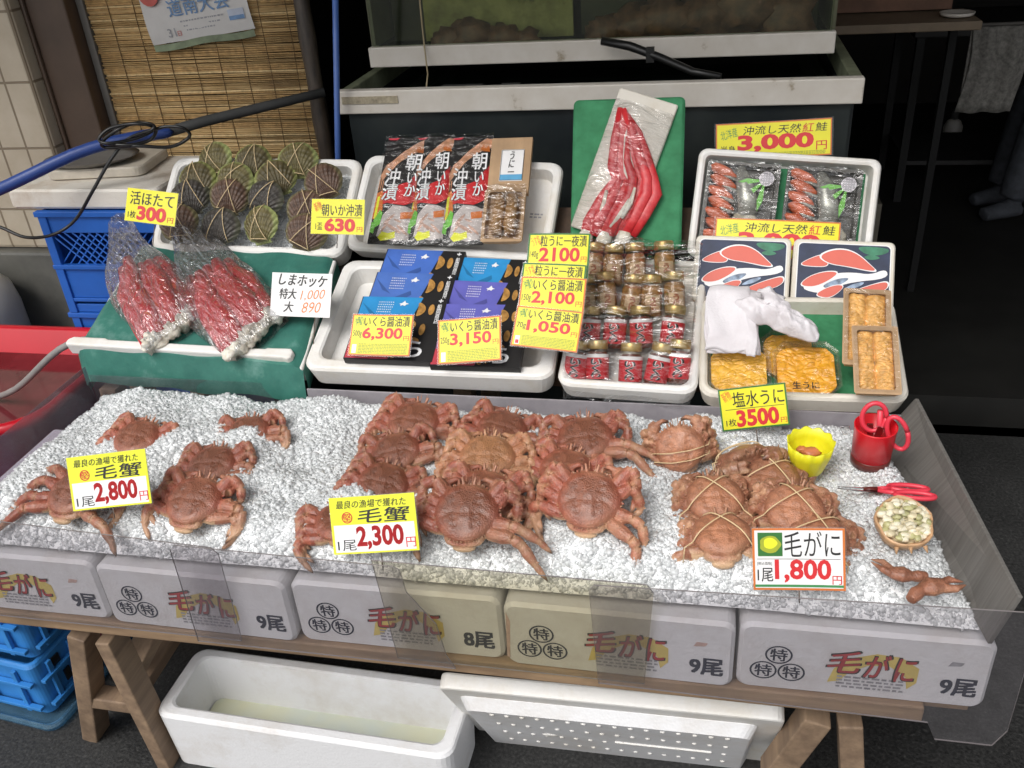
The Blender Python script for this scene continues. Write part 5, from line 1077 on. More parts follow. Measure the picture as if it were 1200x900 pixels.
# gift boxes of salmon
GP = Plane(1.795, .83, 48)
def gift(TL, TR, BL, label):
    A, B, Cc = GP.at(*BL), GP.at(*TR), GP.at(*TL); u = (B-Cc).normalized(); v = GP.n.cross(u); w = (B-Cc).length; h = .145
    M = Matrix.Identity(4); O = Cc - v*h
    for i in range(3): M[i][0], M[i][1], M[i][2], M[i][3] = u[i], v[i], GP.n[i], O[i]
    o = thing('gift_box', label, 'gift box', M, 'salmon gift boxes leaning on the tray'); mb = MB(); r = rr(w, h, .012)
    mb.loft([[(x, y, z) for x, y in (r if k == 0 else rr(w-2*k, h-2*k, .011, 5, k, k))] for k, z in ((.001, -.03), (0, -.028), (0, -.003), (.003, 0))]); mb.build('box_body', M_['foam_old'], o)
    mb = MB(); Z = .0005; e = .008
    mb.flat(rr(w-2*e, h-2*e, .010, 4, e, e), Z, 0); mb.flat(rr(w-2*e-.004, h-2*e-.004, .009, 4, e+.002, e+.002), Z*2, 1)
    X = lambda L: chaik([(e+.003+x*(w-2*e-.006), e+.003+y*(h-2*e-.006)) for x, y in L])
    mb.flat(X([(.62, .995), (.72, .86), (.86, .83), (.99, .90), (.985, .98)]), Z*3, 2); mb.flat(X([(.70, .80), (.80, .86), (.92, .80), (.80, .75)]), Z*3.2, 2)
    def fil(L, z, m=3):
        P = X(L); c = (sum(a for a, b in P)/len(P), sum(b for a, b in P)/len(P)); mb.flat([(c[0]+(a-c[0])*1.07, c[1]+(b-c[1])*1.13) for a, b in P], z, 0); mb.flat(P, z+Z*.4, m)
    fil([(.01, .62), (.10, .72), (.26, .82), (.30, .76), (.34, .62), (.18, .60)], Z*3.4)
    fil([(.22, .78), (.36, .90), (.52, .92), (.66, .84), (.80, .66), (.86, .58), (.78, .57), (.55, .63), (.34, .66)], Z*4.2)
    mb.flat(X([(.02, .20), (.20, .38), (.40, .50), (.62, .53), (.80, .50), (.97, .62), (.99, .45), (.60, .36), (.40, .24), (.30, .12)]), Z*5, 0)
    mb.flat(X([(.26, .26), (.42, .40), (.58, .44), (.52, .34), (.36, .22)]), Z*5.4, 4); mb.flat(X([(.48, .20), (.62, .34), (.76, .38), (.66, .26)]), Z*5.4, 4)
    fil([(.02, .26), (.12, .42), (.30, .52), (.46, .52), (.34, .36), (.18, .24)], Z*5.8); fil([(.20, .10), (.30, .22), (.44, .30), (.52, .28), (.44, .14), (.34, .06)], Z*6.6); fil([(.50, .10), (.64, .22), (.84, .34), (.99, .40), (.985, .26), (.80, .14), (.62, .06)], Z*7.4)
    mb.text('ますの子', (w*.44, h*.03+.006, w*.88, h*.10+.006), Z*12, 0, .0) if False else dashes(mb, w*.46, w*.90, (h*.075,), .006, Z*12, 0, .004, .009, .003)
    mb.build('printed_lid', [M_['white'], M_['navy'], plain('lid_leaf_green', (.04, .20, .11), .45, .4, 30), M_['salmonred'], plain('lid_skin_blue', (.25, .33, .45), .45, .6, 60)], o, fix=False)
gift((816, 275), (928, 279), (818, 345), 'left salmon gift box printed with red fillets behind the towels')
gift((931, 279), (1050, 284), (934, 350), 'right salmon gift box printed with red fillets behind the sea urchin boxes')

# ------------------------------------------------------------------ green cloth board with crab legs in film
GB = Plane(1.90, .83, 62)
M, w, h = frame(GB.up(.02), (666, 292), (808, 292), (679, 117)); w = .243; 
A = GB.up(.02).at(668, 292); Cc = GB.up(.02).at(680, 117); B = GB.up(.02).at(811, 121); w = (B-Cc).length; h = (Cc-A).length
mb = MB(); mb.loft([[(x, y, z) for x, y in rr(w-2*k, h-2*k, .012, 5, k, k)] for k, z in ((.003, -.02), (0, -.015), (0, -.004), (.004, 0))])
mb.grid(lambda u, v: (.006+u*(w-.012), .006+v*(h-.012), .0012+.003*mnoise.noise((u*3, v*4, 2))+.0018*math.sin(v*21+u*2)*(u*(1-u)*4)), 16, 24)
M = T(A) @ M.to_3x3().to_4x4()
tag(mb.build('cloth_board', M_['greencloth'], M=M), 'upright board wrapped in dark green cloth behind the jars', 'board')
SPL = GB.up(.026); TLp, TRp, BRp = SPL.at(727, 103), SPL.at(795, 124), SPL.at(752, 288); u = (TRp-TLp).normalized(); v = SPL.n.cross(u); w = (TRp-TLp).length; h = abs((BRp-TRp).dot(v)) + .01
Ms = Matrix.Identity(4); O = TLp - v*h
for i in range(3): Ms[i][0], Ms[i][1], Ms[i][2], Ms[i][3] = u[i], v[i], SPL.n[i], O[i]
inv = Ms.inverted(); L2 = lambda x, y: (lambda q: (q.x, q.y))(inv @ SPL.at(x, y))
mb = MB(); mb.loft([[(x, y, z) for x, y in rr(w-2*k, h-2*k, .004, 3, k, k)] for k, z in ((.001, -.004), (0, -.003), (0, .004), (.002, .006))])
tag(mb.build('white_slab', M_['foam_old'], M=Ms), 'narrow white slab tilted on the green board under red crab legs', 'slab')
lg = thing('crab_leg_pack', 'red crab legs wrapped in clear film on the white slab', 'crab legs', Ms)
def leg_tube(px, rad, m='legred', flat=.75, z=.016):
    mb = MB(); pts = [(*L2(x, y), z) for x, y in px]; mb.tube(pts, rad, 14, 0, None, flat); mb.build('crab_leg', M_[m], lg)
MB_ = None; LE = [(727, 128), (722, 165), (717, 196), (722, 212), (708, 232), (691, 262), (687, 277)]; RE = [(732, 130), (747, 158), (757, 185), (766, 211), (769, 228), (756, 252), (741, 277)]
pl_ = [L2(*p) for p in LE+RE[::-1]]; mb = MB(); mb.prism(chaik(pl_, 1), .004, .016); mb.build('leg_bundle', M_['legred'], lg, bevel=.004)
mb = MB(); mb.prism(chaik([L2(*p) for p in ((733, 150), (740, 165), (745, 205), (737, 214), (730, 200))], 1), .012, .0172); mb.build('pale_gap', M_['foam_old'], lg)
for k in range(7):
    t_ = k/6; P = [(a[0]+(b[0]-a[0])*t_, a[1]+(b[1]-a[1])*t_) for a, b in zip(LE, RE)]
    if k in (1, 2): P = P[3:]; R_k = [.006, .011, .012, .010]
    elif k == 3: P = P[1:]; R_k = [.003, .007, .009, .011, .012, .010]
    else: R_k = [.005, .009, .010, .0105, .0115, .0115, .010]
    leg_tube([(x + rnd.uniform(-1.5, 1.5), y) for x, y in P], [r_*1.15 for r_ in R_k], flat=.5, z=.014+.005*(k % 2)+.002*math.sin(k))
for a, b in (((712, 225), (703, 255)), ((745, 222), (730, 258)), ((738, 235), (716, 268))): leg_tube([a, ((a[0]+b[0])/2+2, (a[1]+b[1])/2), b], [.003, .006, .003], 'meat', .6, .024)
for a, b in (((690, 272), (684, 287)), ((712, 274), (706, 288)), ((733, 273), (729, 288))):
    mb = MB(); mb.tube([(*L2(*a), .016), (*L2((a[0]+b[0])/2, (a[1]+b[1])/2), .017), (*L2(*b), .014)], [.014, .017, .016], 12, 0, None, .7); mb.build('white_joint', M_['meat'], lg)
mb = MB(); mb.grid(lambda u, v: (-.001+u*(w+.002), -.002+v*(h*.93), .007+.032*math.sin(math.pi*min(1, max(0, u)))**.6*(1-.55*v)+.003*math.sin(u*11+v*17)), 24, 44); mb.build('clear_wrapper', M_['film'], lg, fix=False)

# ------------------------------------------------------------------ teal cloth tray with bagged crab legs
CP = LOW.up(.055)
q = [CP.at(86, 406), CP.at(352, 428), CP.at(392, 300), CP.at(160, 288)]
mb = MB(); nx, ny = 40, 30
def cl(u, v):
    a = q[0].lerp(q[1], u); b = q[3].lerp(q[2], u); p = a.lerp(b, v); e = min(u, 1-u)
    return p + CP.n*(.004*mnoise.noise((u*5, v*4, 0))+.0025*math.sin(u*19+v*6)-.02*max(0, .03-e)/.03)
mb.grid(cl, nx, ny)
mb.grid(lambda u, v: cl(u, 0) + Vector((0, -.006*math.sin(v*2)-.004*math.sin(u*14)*v, -.085*v)), nx, 10); mb.grid(lambda u, v: cl(0, u) + Vector((-.004*math.sin(v*3), 0, -.10*v)), ny, 8); mb.grid(lambda u, v: cl(1, u) + Vector((.004*math.sin(v*3), 0, -.06*v)), ny, 8)
o = mb.build('teal_cloth', M_['tealcloth'], fix=False); tag(o, 'wet teal green cloth draped over the tray at left', 'cloth')
mb = MB(); P8 = [q[i] - CP.n*d for d in (.052, .012) for i in range(4)]; mb.loft([[tuple(p) for p in P8[:4]], [tuple(p) for p in P8[4:]]]); tag(mb.build('foam_tray', M_['foam'], bevel=.004), 'upturned foam tray under the teal cloth', 'foam tray', 'foam trays of the display')
A, B = LOW.up(.045).at(84, 406), LOW.up(.045).at(346, 422); u = (B-A).normalized(); Lb = (B-A).length; v = LOW.n.cross(u); Mb = Matrix.Identity(4)
for i in range(3): Mb[i][0], Mb[i][1], Mb[i][2], Mb[i][3] = u[i], v[i], LOW.n[i], A[i]
mb = MB(); pr = [(0, .003), (.004, 0), (Lb-.018, 0), (Lb-.006, -.003), (Lb, .004), (Lb, .018), (Lb-.008, .026), (Lb-.06, .024), (Lb-.066, .021), (.10, .021), (.09, .025), (.012, .024), (0, .016)]
mb.prism(pr, -.012, .022); tag(mb.build('foam_strip', M_['foam'], M=Mb @ T(0, -.012, 0), bevel=.004), 'long white foam lid edge lying across the front of the teal cloth', 'foam strip')
def bag(base, top, side, label, seed, lw):
    pl = CP; b, t = pl.at(*base), pl.at(*top); ax = (t-b); L = ax.length; y = ax.normalized(); z = CP.n; x = y.cross(z); M = Matrix.Identity(4)
    for i in range(3): M[i][0], M[i][1], M[i][2], M[i][3] = x[i], y[i], z[i], b[i]
    o = thing('crab_leg_bag', label, 'bag', M, 'bags of red crab legs on the teal cloth'); R = random.Random(seed)
    mb = MB(); n = 5
    for i in range(26):
        xx = R.uniform(-lw, lw); mb.ell((0, 0, 0), (R.uniform(.012, .02), R.uniform(.012, .018), R.uniform(.010, .016)), 0, T(xx, .012+R.uniform(-.008, .012)+side*xx*.35, .014+R.uniform(0, .016)), 10, 8, .7, i+seed*40)
    mb.build('white_joint', M_['meat'], o)
    for i in range(5):
        f = (i-2)/2.2; mb = MB(); k = R.uniform(.85, 1.05); zz = .014 + .014*(i % 2)
        mb.tube([(f*lw*.95, .018+side*f*lw*.35, zz), (f*lw*1.0+R.uniform(-.006, .006), L*.25, zz+.010), (f*lw*.95+R.uniform(-.008, .008), L*.43*k, zz+.010), (f*lw*.85+R.uniform(-.008, .008), L*.56*k, zz+.004), (f*lw*.75+.004, L*.70*k, zz-.004)], [.018, .0215, .0195, .017, .012], 12, 0, None, .72); mb.build('crab_leg', M_['legred'], o)
    def bg_(u, v):
        q = 2*math.pi*u; wd = (lw*1.12+.006)*(.92+.25*math.sin(min(1, v*1.2)*math.pi))*(1-.62*max(0, v-.45)/.55); hh = .046*(1-.55*v)*(.25+.75*min(1, v*5+.2))
        k = 1+.10*mnoise.noise((math.cos(q)*2.2, math.sin(q)*2.2, v*5+seed))+.05*math.sin(9*q+v*8)
        return (wd*math.cos(q)*k + .010*math.sin(v*6+seed), -.012+side*math.cos(q)*lw*.3*(1-v)+v*(L+.03), .022+hh*math.sin(q)*k+(.010*v))
    mb = MB(); mb.grid(bg_, 44, 40); mb.build('clear_bag', M_['bag'], o, fix=False)
bag((206, 399), (146, 276), .6, 'clear bag of red crab legs at left on the teal cloth', 1, .058)
bag((303, 403), (218, 283), .9, 'clear bag of red crab legs at right behind the handwritten card', 2, .068)
# ------------------------------------------------------------------ left side: milk crates, board, tub, cylinder
def crate(name, w, d, h, m, parent, M):
    mb = MB(); t = .012
    mb.box((0, -d/2, h*.90), (w, t, h*.20)); mb.box((0, -d/2, h*.30), (w, t*.8, h*.30)); mb.box((0, -d/2, h*.04), (w, t, h*.08)); mb.box((0, -d/2-.006, h*.47), (w+.006, .016, .012)); mb.box((0, -d/2-.006, h*.985), (w+.012, .02, .014)); mb.box((0, -d/2-.004, h*.13), (w, .012, .010))
    for s in (-1, 1): mb.box((s*(w/2-.012), -d/2-.003, h/2), (.024, .018, h))
    for s in (-1, 1): mb.box((s*w/2, 0, h/2), (t, d, h*.98))
    mb.box((0, d/2, h/2), (w, t, h)); mb.box((0, 0, .01), (w, d, .014))
    for i in range(-7, 8):
        x = i*w/15
        for s in (-1, 1):
            a, b = (x, -d/2+.001+s*.0015, h*.46), (x+s*h*.34, -d/2+.001+s*.0015, h*.80)
            if abs(b[0]) < w/2 and abs(a[0]) < w/2: beam(mb, a, b, .0045, .004)
    o = mb.build(name, m, M=M, bevel=.0015); return o
for k in range(3):
    o = crate('milk_crate', .355, .33, .290, M_['bluecrate'], None, T(-1.545, 2.165, .003+.294*k) @ RZ(-1+1*k)); tag(o, ['bottom crate of the blue milk crate stack at left', 'middle crate of the blue milk crate stack at left', 'top blue milk crate under the white foam block, with lattice window'][k], 'crate', 'blue milk crates stacked at left')
mb = MB(); mb.loft([[(x, y, z) for x, y in rr(.44-2*k, .30-2*k, .02, 4, k, k)] for k, z in ((.004, 0), (0, .006), (0, .046), (.004, .052))])
tag(mb.build('foam_block', foam('foam_dirty', (.74, .70, .63), (.7, .6, .5)), M=T(-1.80, 1.995, .888)), 'stained white foam block on top of the milk crates', 'foam block')
mb = MB(); mb.loft([[(x, y, z) for x, y in rr(.27-2*k, .20-2*k, .03, 5, k, k)] for k, z in ((.004, 0), (0, .003), (0, .022), (.004, .026))])
tag(mb.build('cutting_board', plain('worn_cream_board', (.55, .50, .42), .5, .2, 14), M=T(-1.72, 2.06, .942) @ RZ(8)), 'worn cream cutting board on the stained foam block', 'cutting board')
mb = MB(); mb.lathe([(.02, .001), (.10, .003), (.125, .014), (.128, .016), (.10, .007), (.02, .005)], 32); tag(mb.build('steel_plate', M_['steel'], M=T(-1.62, 2.14, .970) @ RZ(10) @ SCL(1, .7, 1)), 'round dark metal plate on the cutting board under the hose', 'plate')
# white gas cylinder / round appliance on the far left
cy = thing('gas_cylinder', 'white rounded cylinder standing at the left edge below the tiles', 'cylinder', T(-2.22, 2.15, 0))
mb = MB(); mb.lathe([(.12, .03), (.145, .05), (.15, .10), (.15, .50), (.14, .565), (.10, .61), (.04, .63)], 32); mb.build('tank_body', plain('off_white_cylinder', (.55, .54, .50), .4, .08, 6), cy)
mb = MB(); mb.lathe([(.135, 0), (.155, .01), (.155, .04), (.14, .045)], 32); mb.build('foot_ring', M_['rubber'], cy)
mb = MB(); mb.tube([(.07, -.1, .05), (.18, -.12, .03), (.26, -.06, .03), (.30, .02, .03)], .02, 10); tag(mb.build('black_hose', M_['rubber'], M=T(-2.2, 2.06, .36) @ SCL(1, .4, 1)), 'short black hose beside the white cylinder at left', 'hose')
# red tub
mb = MB(); Wt, Dt = .78, .50
def tubr(k, z): return [(x, y, z) for x, y in rr(Wt-2*k, Dt-2*k, .12-k*.4, 8, k, k)]
mb.loft([tubr(.10, 0), tubr(.08, .01), tubr(.012, .44), tubr(-.012, .445), tubr(-.014, .46), tubr(-.004, .468), tubr(.012, .462), tubr(.05, .25), tubr(.10, .03)], True, True, smooth=True)
TUB = T(-2.295, 1.47, .004) @ SCL(1, 1, 1.17)
tb = thing('red_tub', 'large red plastic tub of water at the left edge of the stall', 'tub', TUB); mb.build('tub_body', M_['redtub'], tb)
mb = MB(); mb.flat([(x, y) for x, y in rr(Wt-.05, Dt-.05, .11, 8, .025, .025)], .405); o = mb.build('water', None or bpy.data.materials.get('tub_water') or plain('tub_water', (.16, .03, .035), .08, .4, 4), tb)
mb = MB(); P = [at_y(128, 396, 1.60), at_y(95, 397, 1.62), at_y(70, 407, 1.62), at_y(48, 428, 1.62), at_y(28, 450, 1.63), at_y(10, 462, 1.66), at_y(-20, 470, 1.70)]
mb.tube(P, .0085, 10); tag(mb.build('grey_hose', M_['greyhose'], sub=1), 'thin grey hose curving from behind the foam strip into the red tub', 'hose')
# sky blue crates under the table at the left
def fishbox(M, label, k):
    o = thing('fish_crate', label, 'crate', M, 'sky blue crates under the left end of the table'); w, d, h = .46, .34, .15; t = .008
    mb = MB(); foam_tray(mb, w, d, h, t+.008, .02, .01); mb.build('crate_body', M_['skycrate'], o)
    mb = MB()
    for i in range(5): mb.box((.05+i*.09, -.004, h*.5), (.012, .008, h*.8)); mb.box((w+.004, .04+i*.065, h*.5), (.008, .012, h*.8))
    for z in (.03, .10): mb.box((w/2, -.006, z), (w*.96, .012, .008)); mb.box((w+.006, d/2, z), (.012, d*.94, .008))
    mb.build('rib', M_['skycrate'], o, bevel=.001)
    for i in range(4):
        for y_, z_, a_, b_ in ((.06, .118, .022, .022), (.075, .060, .016, .03)): mb = MB(); mb.box((w+.0015, y_+i*.07, z_), (.004, a_, b_)); mb.build('slot', M_['rubber'], o)
    mb = MB(); mb.text('水産', (.10, .115, .24, .255), 0, 0) if False else mb.box((w+.0105, d*.62, .085), (.001, .10, .028)); mb.build('red_mark', plain('faded_red_mark', (.22, .05, .08), .6, .5, 80), o)
mt_ = T(-1.83, 1.17, 0) @ RZ(-6)
fishbox(mt_ @ T(0, 0, .022), 'lower sky blue crate on the ground at the bottom left corner', 0); fishbox(mt_ @ T(.005, .01, .178) @ RZ(1), 'upper sky blue crate at the bottom left corner under the table', 1)
mb = MB(); foam_tray(mb, .52, .40, .022, .012, .03, .006); tag(mb.build('clear_tray', M_['crateclear'], M=mt_ @ T(-.03, -.03, .003)), 'pale transparent tray under the sky blue crates', 'tray')

# ------------------------------------------------------------------ foam cooler and lid on the ground
zc = .155; A, B, Cc, D = at_z(178, 836, zc), at_z(528, 889, zc), at_z(537, 795, zc), at_z(221, 756, zc)
wx = (B-A).length
MC = T(A.x, A.y, 0) @ RZ(math.degrees(math.atan2(B.y-A.y, B.x-A.x)))
ck = thing('foam_cooler', 'large open white foam cooler of greenish water on the ground', 'cooler', MC)
cd = (at_z(221, 756, zc)-A).length*1.0
mb = MB(); foam_tray(mb, wx, cd, zc, .028, .03, .03); mb.build('cooler_body', M_['foam_blue'], ck)
mb = MB(); mb.flat([(x, y) for x, y in rr(wx-.07, cd-.06, .02, 4, .035, .03)], .034); t = Mt('green_stained_floor', (.42, .47, .36), .35); t.col(t.ramp(t.noise(6, detail=3), [(.35, (.55, .60, .55)), (.65, (.62, .62, .45))])); mb.build('cooler_floor', t.m, ck)
# lid leaning with its underside to the street
A, B = at_y(512, 806, 1.055), at_y(921, 846, 1.06); Cb = at_y(577, 857, 1.27); u = (B-A).normalized(); d0 = (at_y(882, 895, 1.27)-A); v = d0-u*d0.dot(u); hh = v.length; v.normalize(); n_ = u.cross(v)
ML = Matrix.Identity(4); wl = (B-A).length
for i in range(3): ML[i][0], ML[i][1], ML[i][2], ML[i][3] = u[i], v[i], n_[i], A[i]
sgn = 1 if n_.y < 0 else -1
ld = thing('foam_cover', 'white foam cooler cover leaning beside the open cooler, dimpled underside out', 'foam cover', ML)
mb = MB(); mb.loft([[(x, y, -sgn*z) for x, y in rr(wl, hh, .02, 4)] for z in (0, .03)]); mb.build('lid_slab', M_['foam'], ld, bevel=.005)
mb = MB(); ins = rr(wl-.07, hh-.06, .02, 4, .03, .04); cx, cy = wl/2, hh/2+.01
mb.loft([[(x, y, -sgn*0) for x, y in ins], [(cx+(x-cx)*.95, cy+(y-cy)*.90, sgn*.022) for x, y in ins]])
mb.build('lid_plug', M_['foam_blue'], ld, bevel=.004)
mb = MB()
for i in range(16):
    for j in range(5): mb.ell((.09+i*(wl-.18)/15, .075+j*(hh-.13)/4, sgn*.022), (.005, .005, .003), 0, None, 8, 6)
mb.build('dimple', M_['foam'], ld)['kind'] = 'stuff'
mb = MB(); mb.box((wl*.66, hh*.5, sgn*.023), (wl*.3, .007, .004)); mb.build('moulded_bar', M_['foam'], ld)
mb = MB(); mb.ell((wl*.30, hh*.5, sgn*.022), (.016, .010, .003), 0, None, 12, 6); mb.build('moulded_button', M_['foam'], ld)

# ------------------------------------------------------------------ price signs
STK = plain('sign_stick', (.12, .09, .07), .5)
INK = [M_['laminate'], M_['yellow'], M_['white'], M_['black'], M_['red'], M_['orange'], M_['green_ink'], M_['olive'], M_['orange_edge'], M_['green_edge'], M_['lime'], M_['card']]
LAM, YEL, WHI, BLK, RED, ORA, GRN, OLI, OED, GED, LIM, CRD = range(12)
def sign(name, pts, y, th, label, bgc, edge, items, group='yellow price signs', stick=None, fine=None, lam=.03, extra=None):
    TL, TR, BL = pts; pl = Plane(1, .7, th)
    if isinstance(y, Plane): pl = y; q = pl.at(*BL)
    else: q = at_y(*BL, y); pl.p = q
    A, B, Cc = pl.at(*BL), pl.at(*TR), pl.at(*TL); u = (B-Cc).normalized(); v = pl.n.cross(u); w = (B-Cc).length; d = (Cc-A); h = d.dot(v); sk = d.dot(u)
    M = Matrix.Identity(4)
    for i in range(3): M[i][0], M[i][1], M[i][2], M[i][3] = u[i], v[i], pl.n[i], A[i] + u[i]*sk*.5
    mb = MB(); pg = lambda x0, y0, x1, y1, zz, m: mb.grid(lambda a, b: (x0+(x1-x0)*a, y0+(y1-y0)*b, zz), max(2, int(14*(x1-x0)/w)), 3, m)
    z = .0008; pg(-w*lam/2, -h*lam*.7, w*(1+lam/2), h*(1+lam*.7), -.0004, LAM); pg(0, 0, w, h, z, edge if edge is not None else bgc); pg(0, 0, w, h, -.0006, CRD)
    if edge is not None: e = .035*h; pg(e, e, w-e, h-e, z+.0002, bgc)
    for it in items:
        if it[0] == 'r': _, a, b, c, d_, m = it; pg(a*w, b*h, c*w, d_*h, z+.0004, m)
        elif it[0] == 'ring':
            _, cx, cy, r, m = it; a = circ(cx*w, cy*h, r*h, 24); b = circ(cx*w, cy*h, r*h*.84, 24); mb.add([(x, yy, z+.0006) for x, yy in a+b], [(i, (i+1) % 24, 24+(i+1) % 24, 24+i) for i in range(24)], m)
        else:
            t_, a, b, c, d_, m, bo = it[:7]; ro = it[7] if len(it) > 7 else 0; shr = it[8] if len(it) > 8 else 0
            mb.text(t_, (a*w, b*h, c*w, d_*h), z+.0006+.0002*(it[9] if len(it) > 9 else 0), m, bo, None, ro, shr)
    if fine: dashes(mb, fine[0]*w, fine[2]*w, [h*(fine[1]+(fine[3]-fine[1])*k/fine[4]) for k in range(fine[4])], h*.022, z+.0006, OLI, .002, .007, .0012)
    if extra: extra(mb, w, h, z)
    cv, tw_ = (rnd.uniform(.010, .022)*w*rnd.choice((-1, 1)), rnd.uniform(-.02, .02)) if not isinstance(y, Plane) else (-.014*w, 0)     # sleeves are never quite flat
    mb.v = [(x, yy, zz + cv*((2*x/w-1)**2-1)*1.0 + tw_*(x-w/2)*(yy/h-.5)) for x, yy, zz in mb.v]
    o = mb.build(name, INK, M=M, fix=False); tag(o, label, 'price sign', group)
    if stick: mb = MB(); mb.tube([(stick[0]*w, -.001, -.001), (stick[0]*w, -stick[1], -.002)], .0011, 6); mb.build('stick', STK, o)
    return o
sign('price_sign', ((143, 219), (202, 226), (153, 259)), 1.76, 62, 'yellow price sign 活ほたて 300 yen at the scallop tray', YEL, None,
     [('活ほたて', .08, .52, .94, .92, BLK, .015), ('1枚', .06, .10, .22, .32, BLK, .01), ('300', .24, .06, .82, .50, RED, .045), ('円', .85, .08, .96, .24, RED, .01)], stick=(.6, .05))
sign('price_sign', ((360, 233), (422, 234), (370, 274)), 1.76, 62, 'yellow price sign 朝いか沖漬 630 yen at the squid packets', YEL, None,
     [('朝いか沖漬', .20, .52, .96, .86, BLK, .015), ('新物', .05, .66, .19, .92, ORA, .02, 25), ('r', .10, .47, .95, .485, BLK), ('1盃', .09, .12, .22, .32, BLK, .0), ('630', .26, .07, .84, .46, RED, .045), ('円', .87, .08, .97, .22, RED, .01)], stick=(.5, .03))
CPL = Plane(0, 0, 44); CPL.p = at_y(601, 405, 1.505)
def roe(pts, y, label, top, gram, price, edge, gs):
    return sign('price_sign', pts, y, 44, label, YEL, edge, [(top, .20, .70, .95, .95, BLK, .018), (gs[0], .05, .72, .19, .94, gs[1], .012, 22), (gram, .04, .42, .18, .60, BLK, .0), (price, .19, .36, .85, .68, RED, .03), ('円', .87, .36, .96, .48, RED, .01), ('r', .05, .05, .12, .26, WHI), ('r', .06, .07, .11, .16, RED)], fine=(.15, .05, .95, .30, 7))
roe(((618, 274), (690, 274), (618, 326)), CPL.up(-.018), 'topmost yellow sign of the column, 粒うに一夜漬 2100 yen', '粒うに一夜漬', '140g', '2100', GED, ('うす塩', ORA))
roe(((611, 308), (685, 311), (610, 358)), CPL.up(-.012), 'second sign of the column, green edged 粒うに with its price covered', '粒うに一夜漬', '70g', '1050', GED, ('うす塩', ORA))
roe(((609, 324), (685, 327), (608, 376)), CPL.up(-.006), 'third sign of the column, orange edged いくら醤油漬 2,100 yen', 'いくら醤油漬', '150g', '2,100', OED, ('沖獲り', GRN))
roe(((604, 358), (681, 366), (601, 405)), CPL, 'lowest sign of the column, orange edged いくら醤油漬 1,050 yen', 'いくら醤油漬', '70g', '1,050', OED, ('沖獲り', GRN))
roe(((412, 368), (483, 369), (410, 416)), 1.50, 'orange edged sign いくら醤油漬 6,300 yen on the left carton stack', 'いくら醤油漬', '500g', '6,300', OED, ('沖獲り', GRN))
roe(((510, 376), (583, 370), (517, 427)), 1.49, 'orange edged sign いくら醤油漬 3,150 yen on the right carton stack', 'いくら醤油漬', '250g', '3,150', OED, ('沖獲り', GRN))
sign('price_sign', ((842, 457), (921, 448), (846, 506)), 1.435, 66, 'yellow price sign 塩水うに 3500 yen under the sea urchin tray', YEL, GED,
     [('塩水うに', .20, .53, .96, .90, BLK, .012), ('新物', .05, .70, .18, .94, ORA, .02, 25), ('r', .08, .49, .95, .503, BLK), ('1枚', .07, .10, .22, .28, BLK, .012), ('3500', .23, .06, .86, .47, RED, .04), ('円', .88, .08, .97, .20, RED, .01)], stick=(.5, .03))
def hair(pts, y, price, label, st):
    sign('price_sign', pts, y, 62, label, LIM, None, [('r', .03, .03, .97, .51, WHI), ('最良の漁場で獲れた', .08, .80, .90, .94, BLK, .004, 0, .15), ('ring', .20, .64, .10, RED), ('堅', .15, .575, .25, .705, RED, .015), ('毛蟹', .33, .53, .93, .78, BLK, .03, 0, .12), ('1尾', .06, .06, .28, .25, BLK, .004), (price, .29, .06, .84, .48, RED, .035), (price, .29, .06, .84, .48, RED, .035), ('円', .86, .07, .97, .24, RED, .012)], stick=st)
hair(((76, 537), (168, 526), (88, 599)), 1.06, '2,800', 'lime topped sign 毛蟹 2,800 yen among the left crabs', (.5, .02))
hair(((384, 584), (484, 577), (393, 650)), 1.035, '2,300', 'lime topped sign 毛蟹 2,300 yen before the middle heap', (.55, .03))
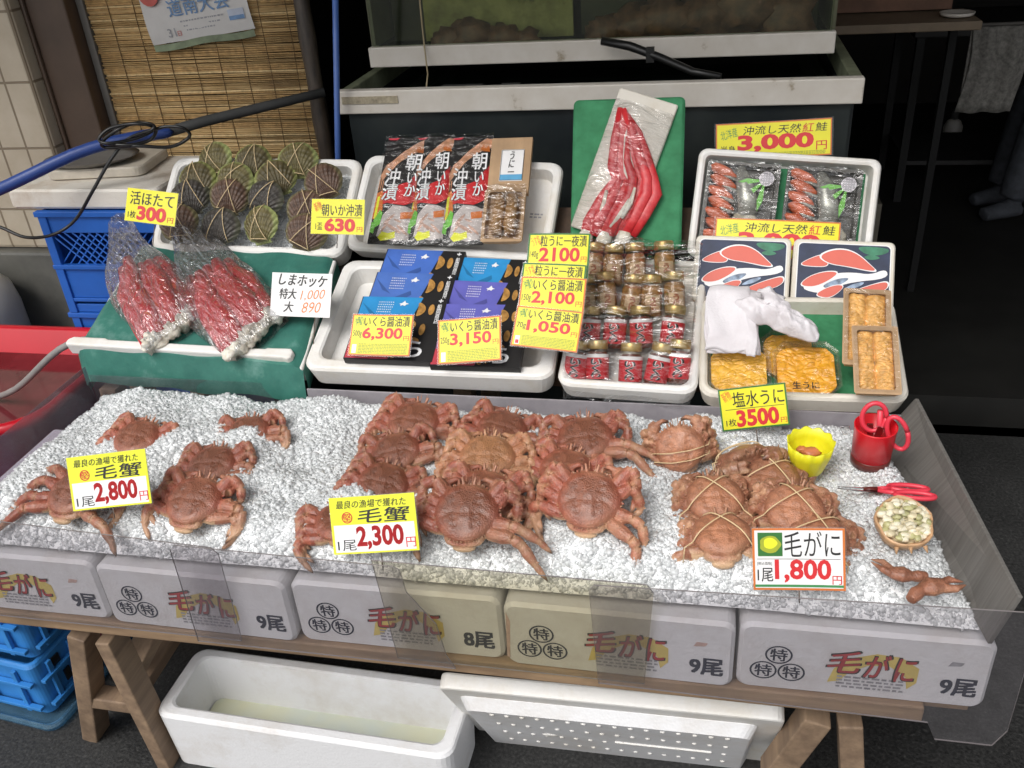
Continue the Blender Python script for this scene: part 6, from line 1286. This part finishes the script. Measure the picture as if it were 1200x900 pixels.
def thumb(mb, w, h, z):
    mb.flat([(w*.06, h*.55), (w*.33, h*.55), (w*.33, h*.93), (w*.06, h*.93)], z+.0006, GED); mb.flat([(w*(.195+.115*math.cos(q)*(1+.08*math.cos(5*q))), h*(.74+.14*math.sin(q))) for q in [2*math.pi*k/24 for k in range(24)]], z+.0009, OLI)
    mb.flat([(w*(.195+.075*math.cos(q)*(1+.1*math.cos(3*q))), h*(.76+.09*math.sin(q))) for q in [2*math.pi*k/24 for k in range(24)]], z+.0011, LIM)
sign('price_sign', ((883, 619), (992, 619), (881, 691)), 1.035, 66, 'white price sign 毛がに 1,800 yen before the tied crabs', CRD, OED,
     [('毛がに', .35, .54, .95, .95, BLK, .0), ('r', .05, .50, .95, .508, BLK), ('[税込価格]', .05, .40, .21, .46, BLK, .0), ('1尾', .05, .14, .22, .36, BLK, .02), ('1,800', .24, .12, .85, .50, RED, .03), ('円', .86, .10, .96, .24, RED, .015), ('r', .02, .05, .98, .09, GRN)], group='white signs', stick=(.5, .02), extra=thumb)
def sal_sign(pts, y, th, label):
    sign('price_sign', pts, y, th, label, YEL, OED, [('北洋産', .04, .58, .19, .84, GRN, .0, 14), ('沖流し天然', .24, .66, .74, .90, BLK, .006, 0, .12), ('紅', .75, .66, .85, .90, RED, .01, 0, .12), ('鮭', .86, .66, .96, .90, BLK, .006, 0, .12), ('半身', .04, .18, .17, .38, BLK, .02), ('3,000', .19, .16, .85, .66, RED, .045), ('円', .87, .16, .96, .40, RED, .01)], fine=(.2, .05, .95, .16, 3))
sal_sign(((838, 146), (974, 138), (840, 188)), 2.05, 68, 'upper yellow salmon sign 3,000 yen behind the salmon tray')
sal_sign(((837, 255), (983, 261), (838, 300)), SALP.up(.057), 62, 'lower yellow salmon sign with its price hidden by gift boxes')
sign('price_card', ((314, 319), (384, 321), (322, 370)), 1.60, 58, 'white handwritten card しまホッケ in front of the crab leg bags', CRD, None,
     [('しまホッケ', .12, .70, .92, .96, BLK, .045, -2, .2), ('特大', .14, .40, .42, .64, BLK, .04, 0, .15), ('大', .22, .10, .38, .34, BLK, .035, 0, .15), ('1,000', .48, .38, .90, .62, ORA, -.008, 4, .3), ('890', .52, .10, .84, .34, ORA, -.008, 2, .3)], group='white signs', stick=(.75, .06), lam=.0)
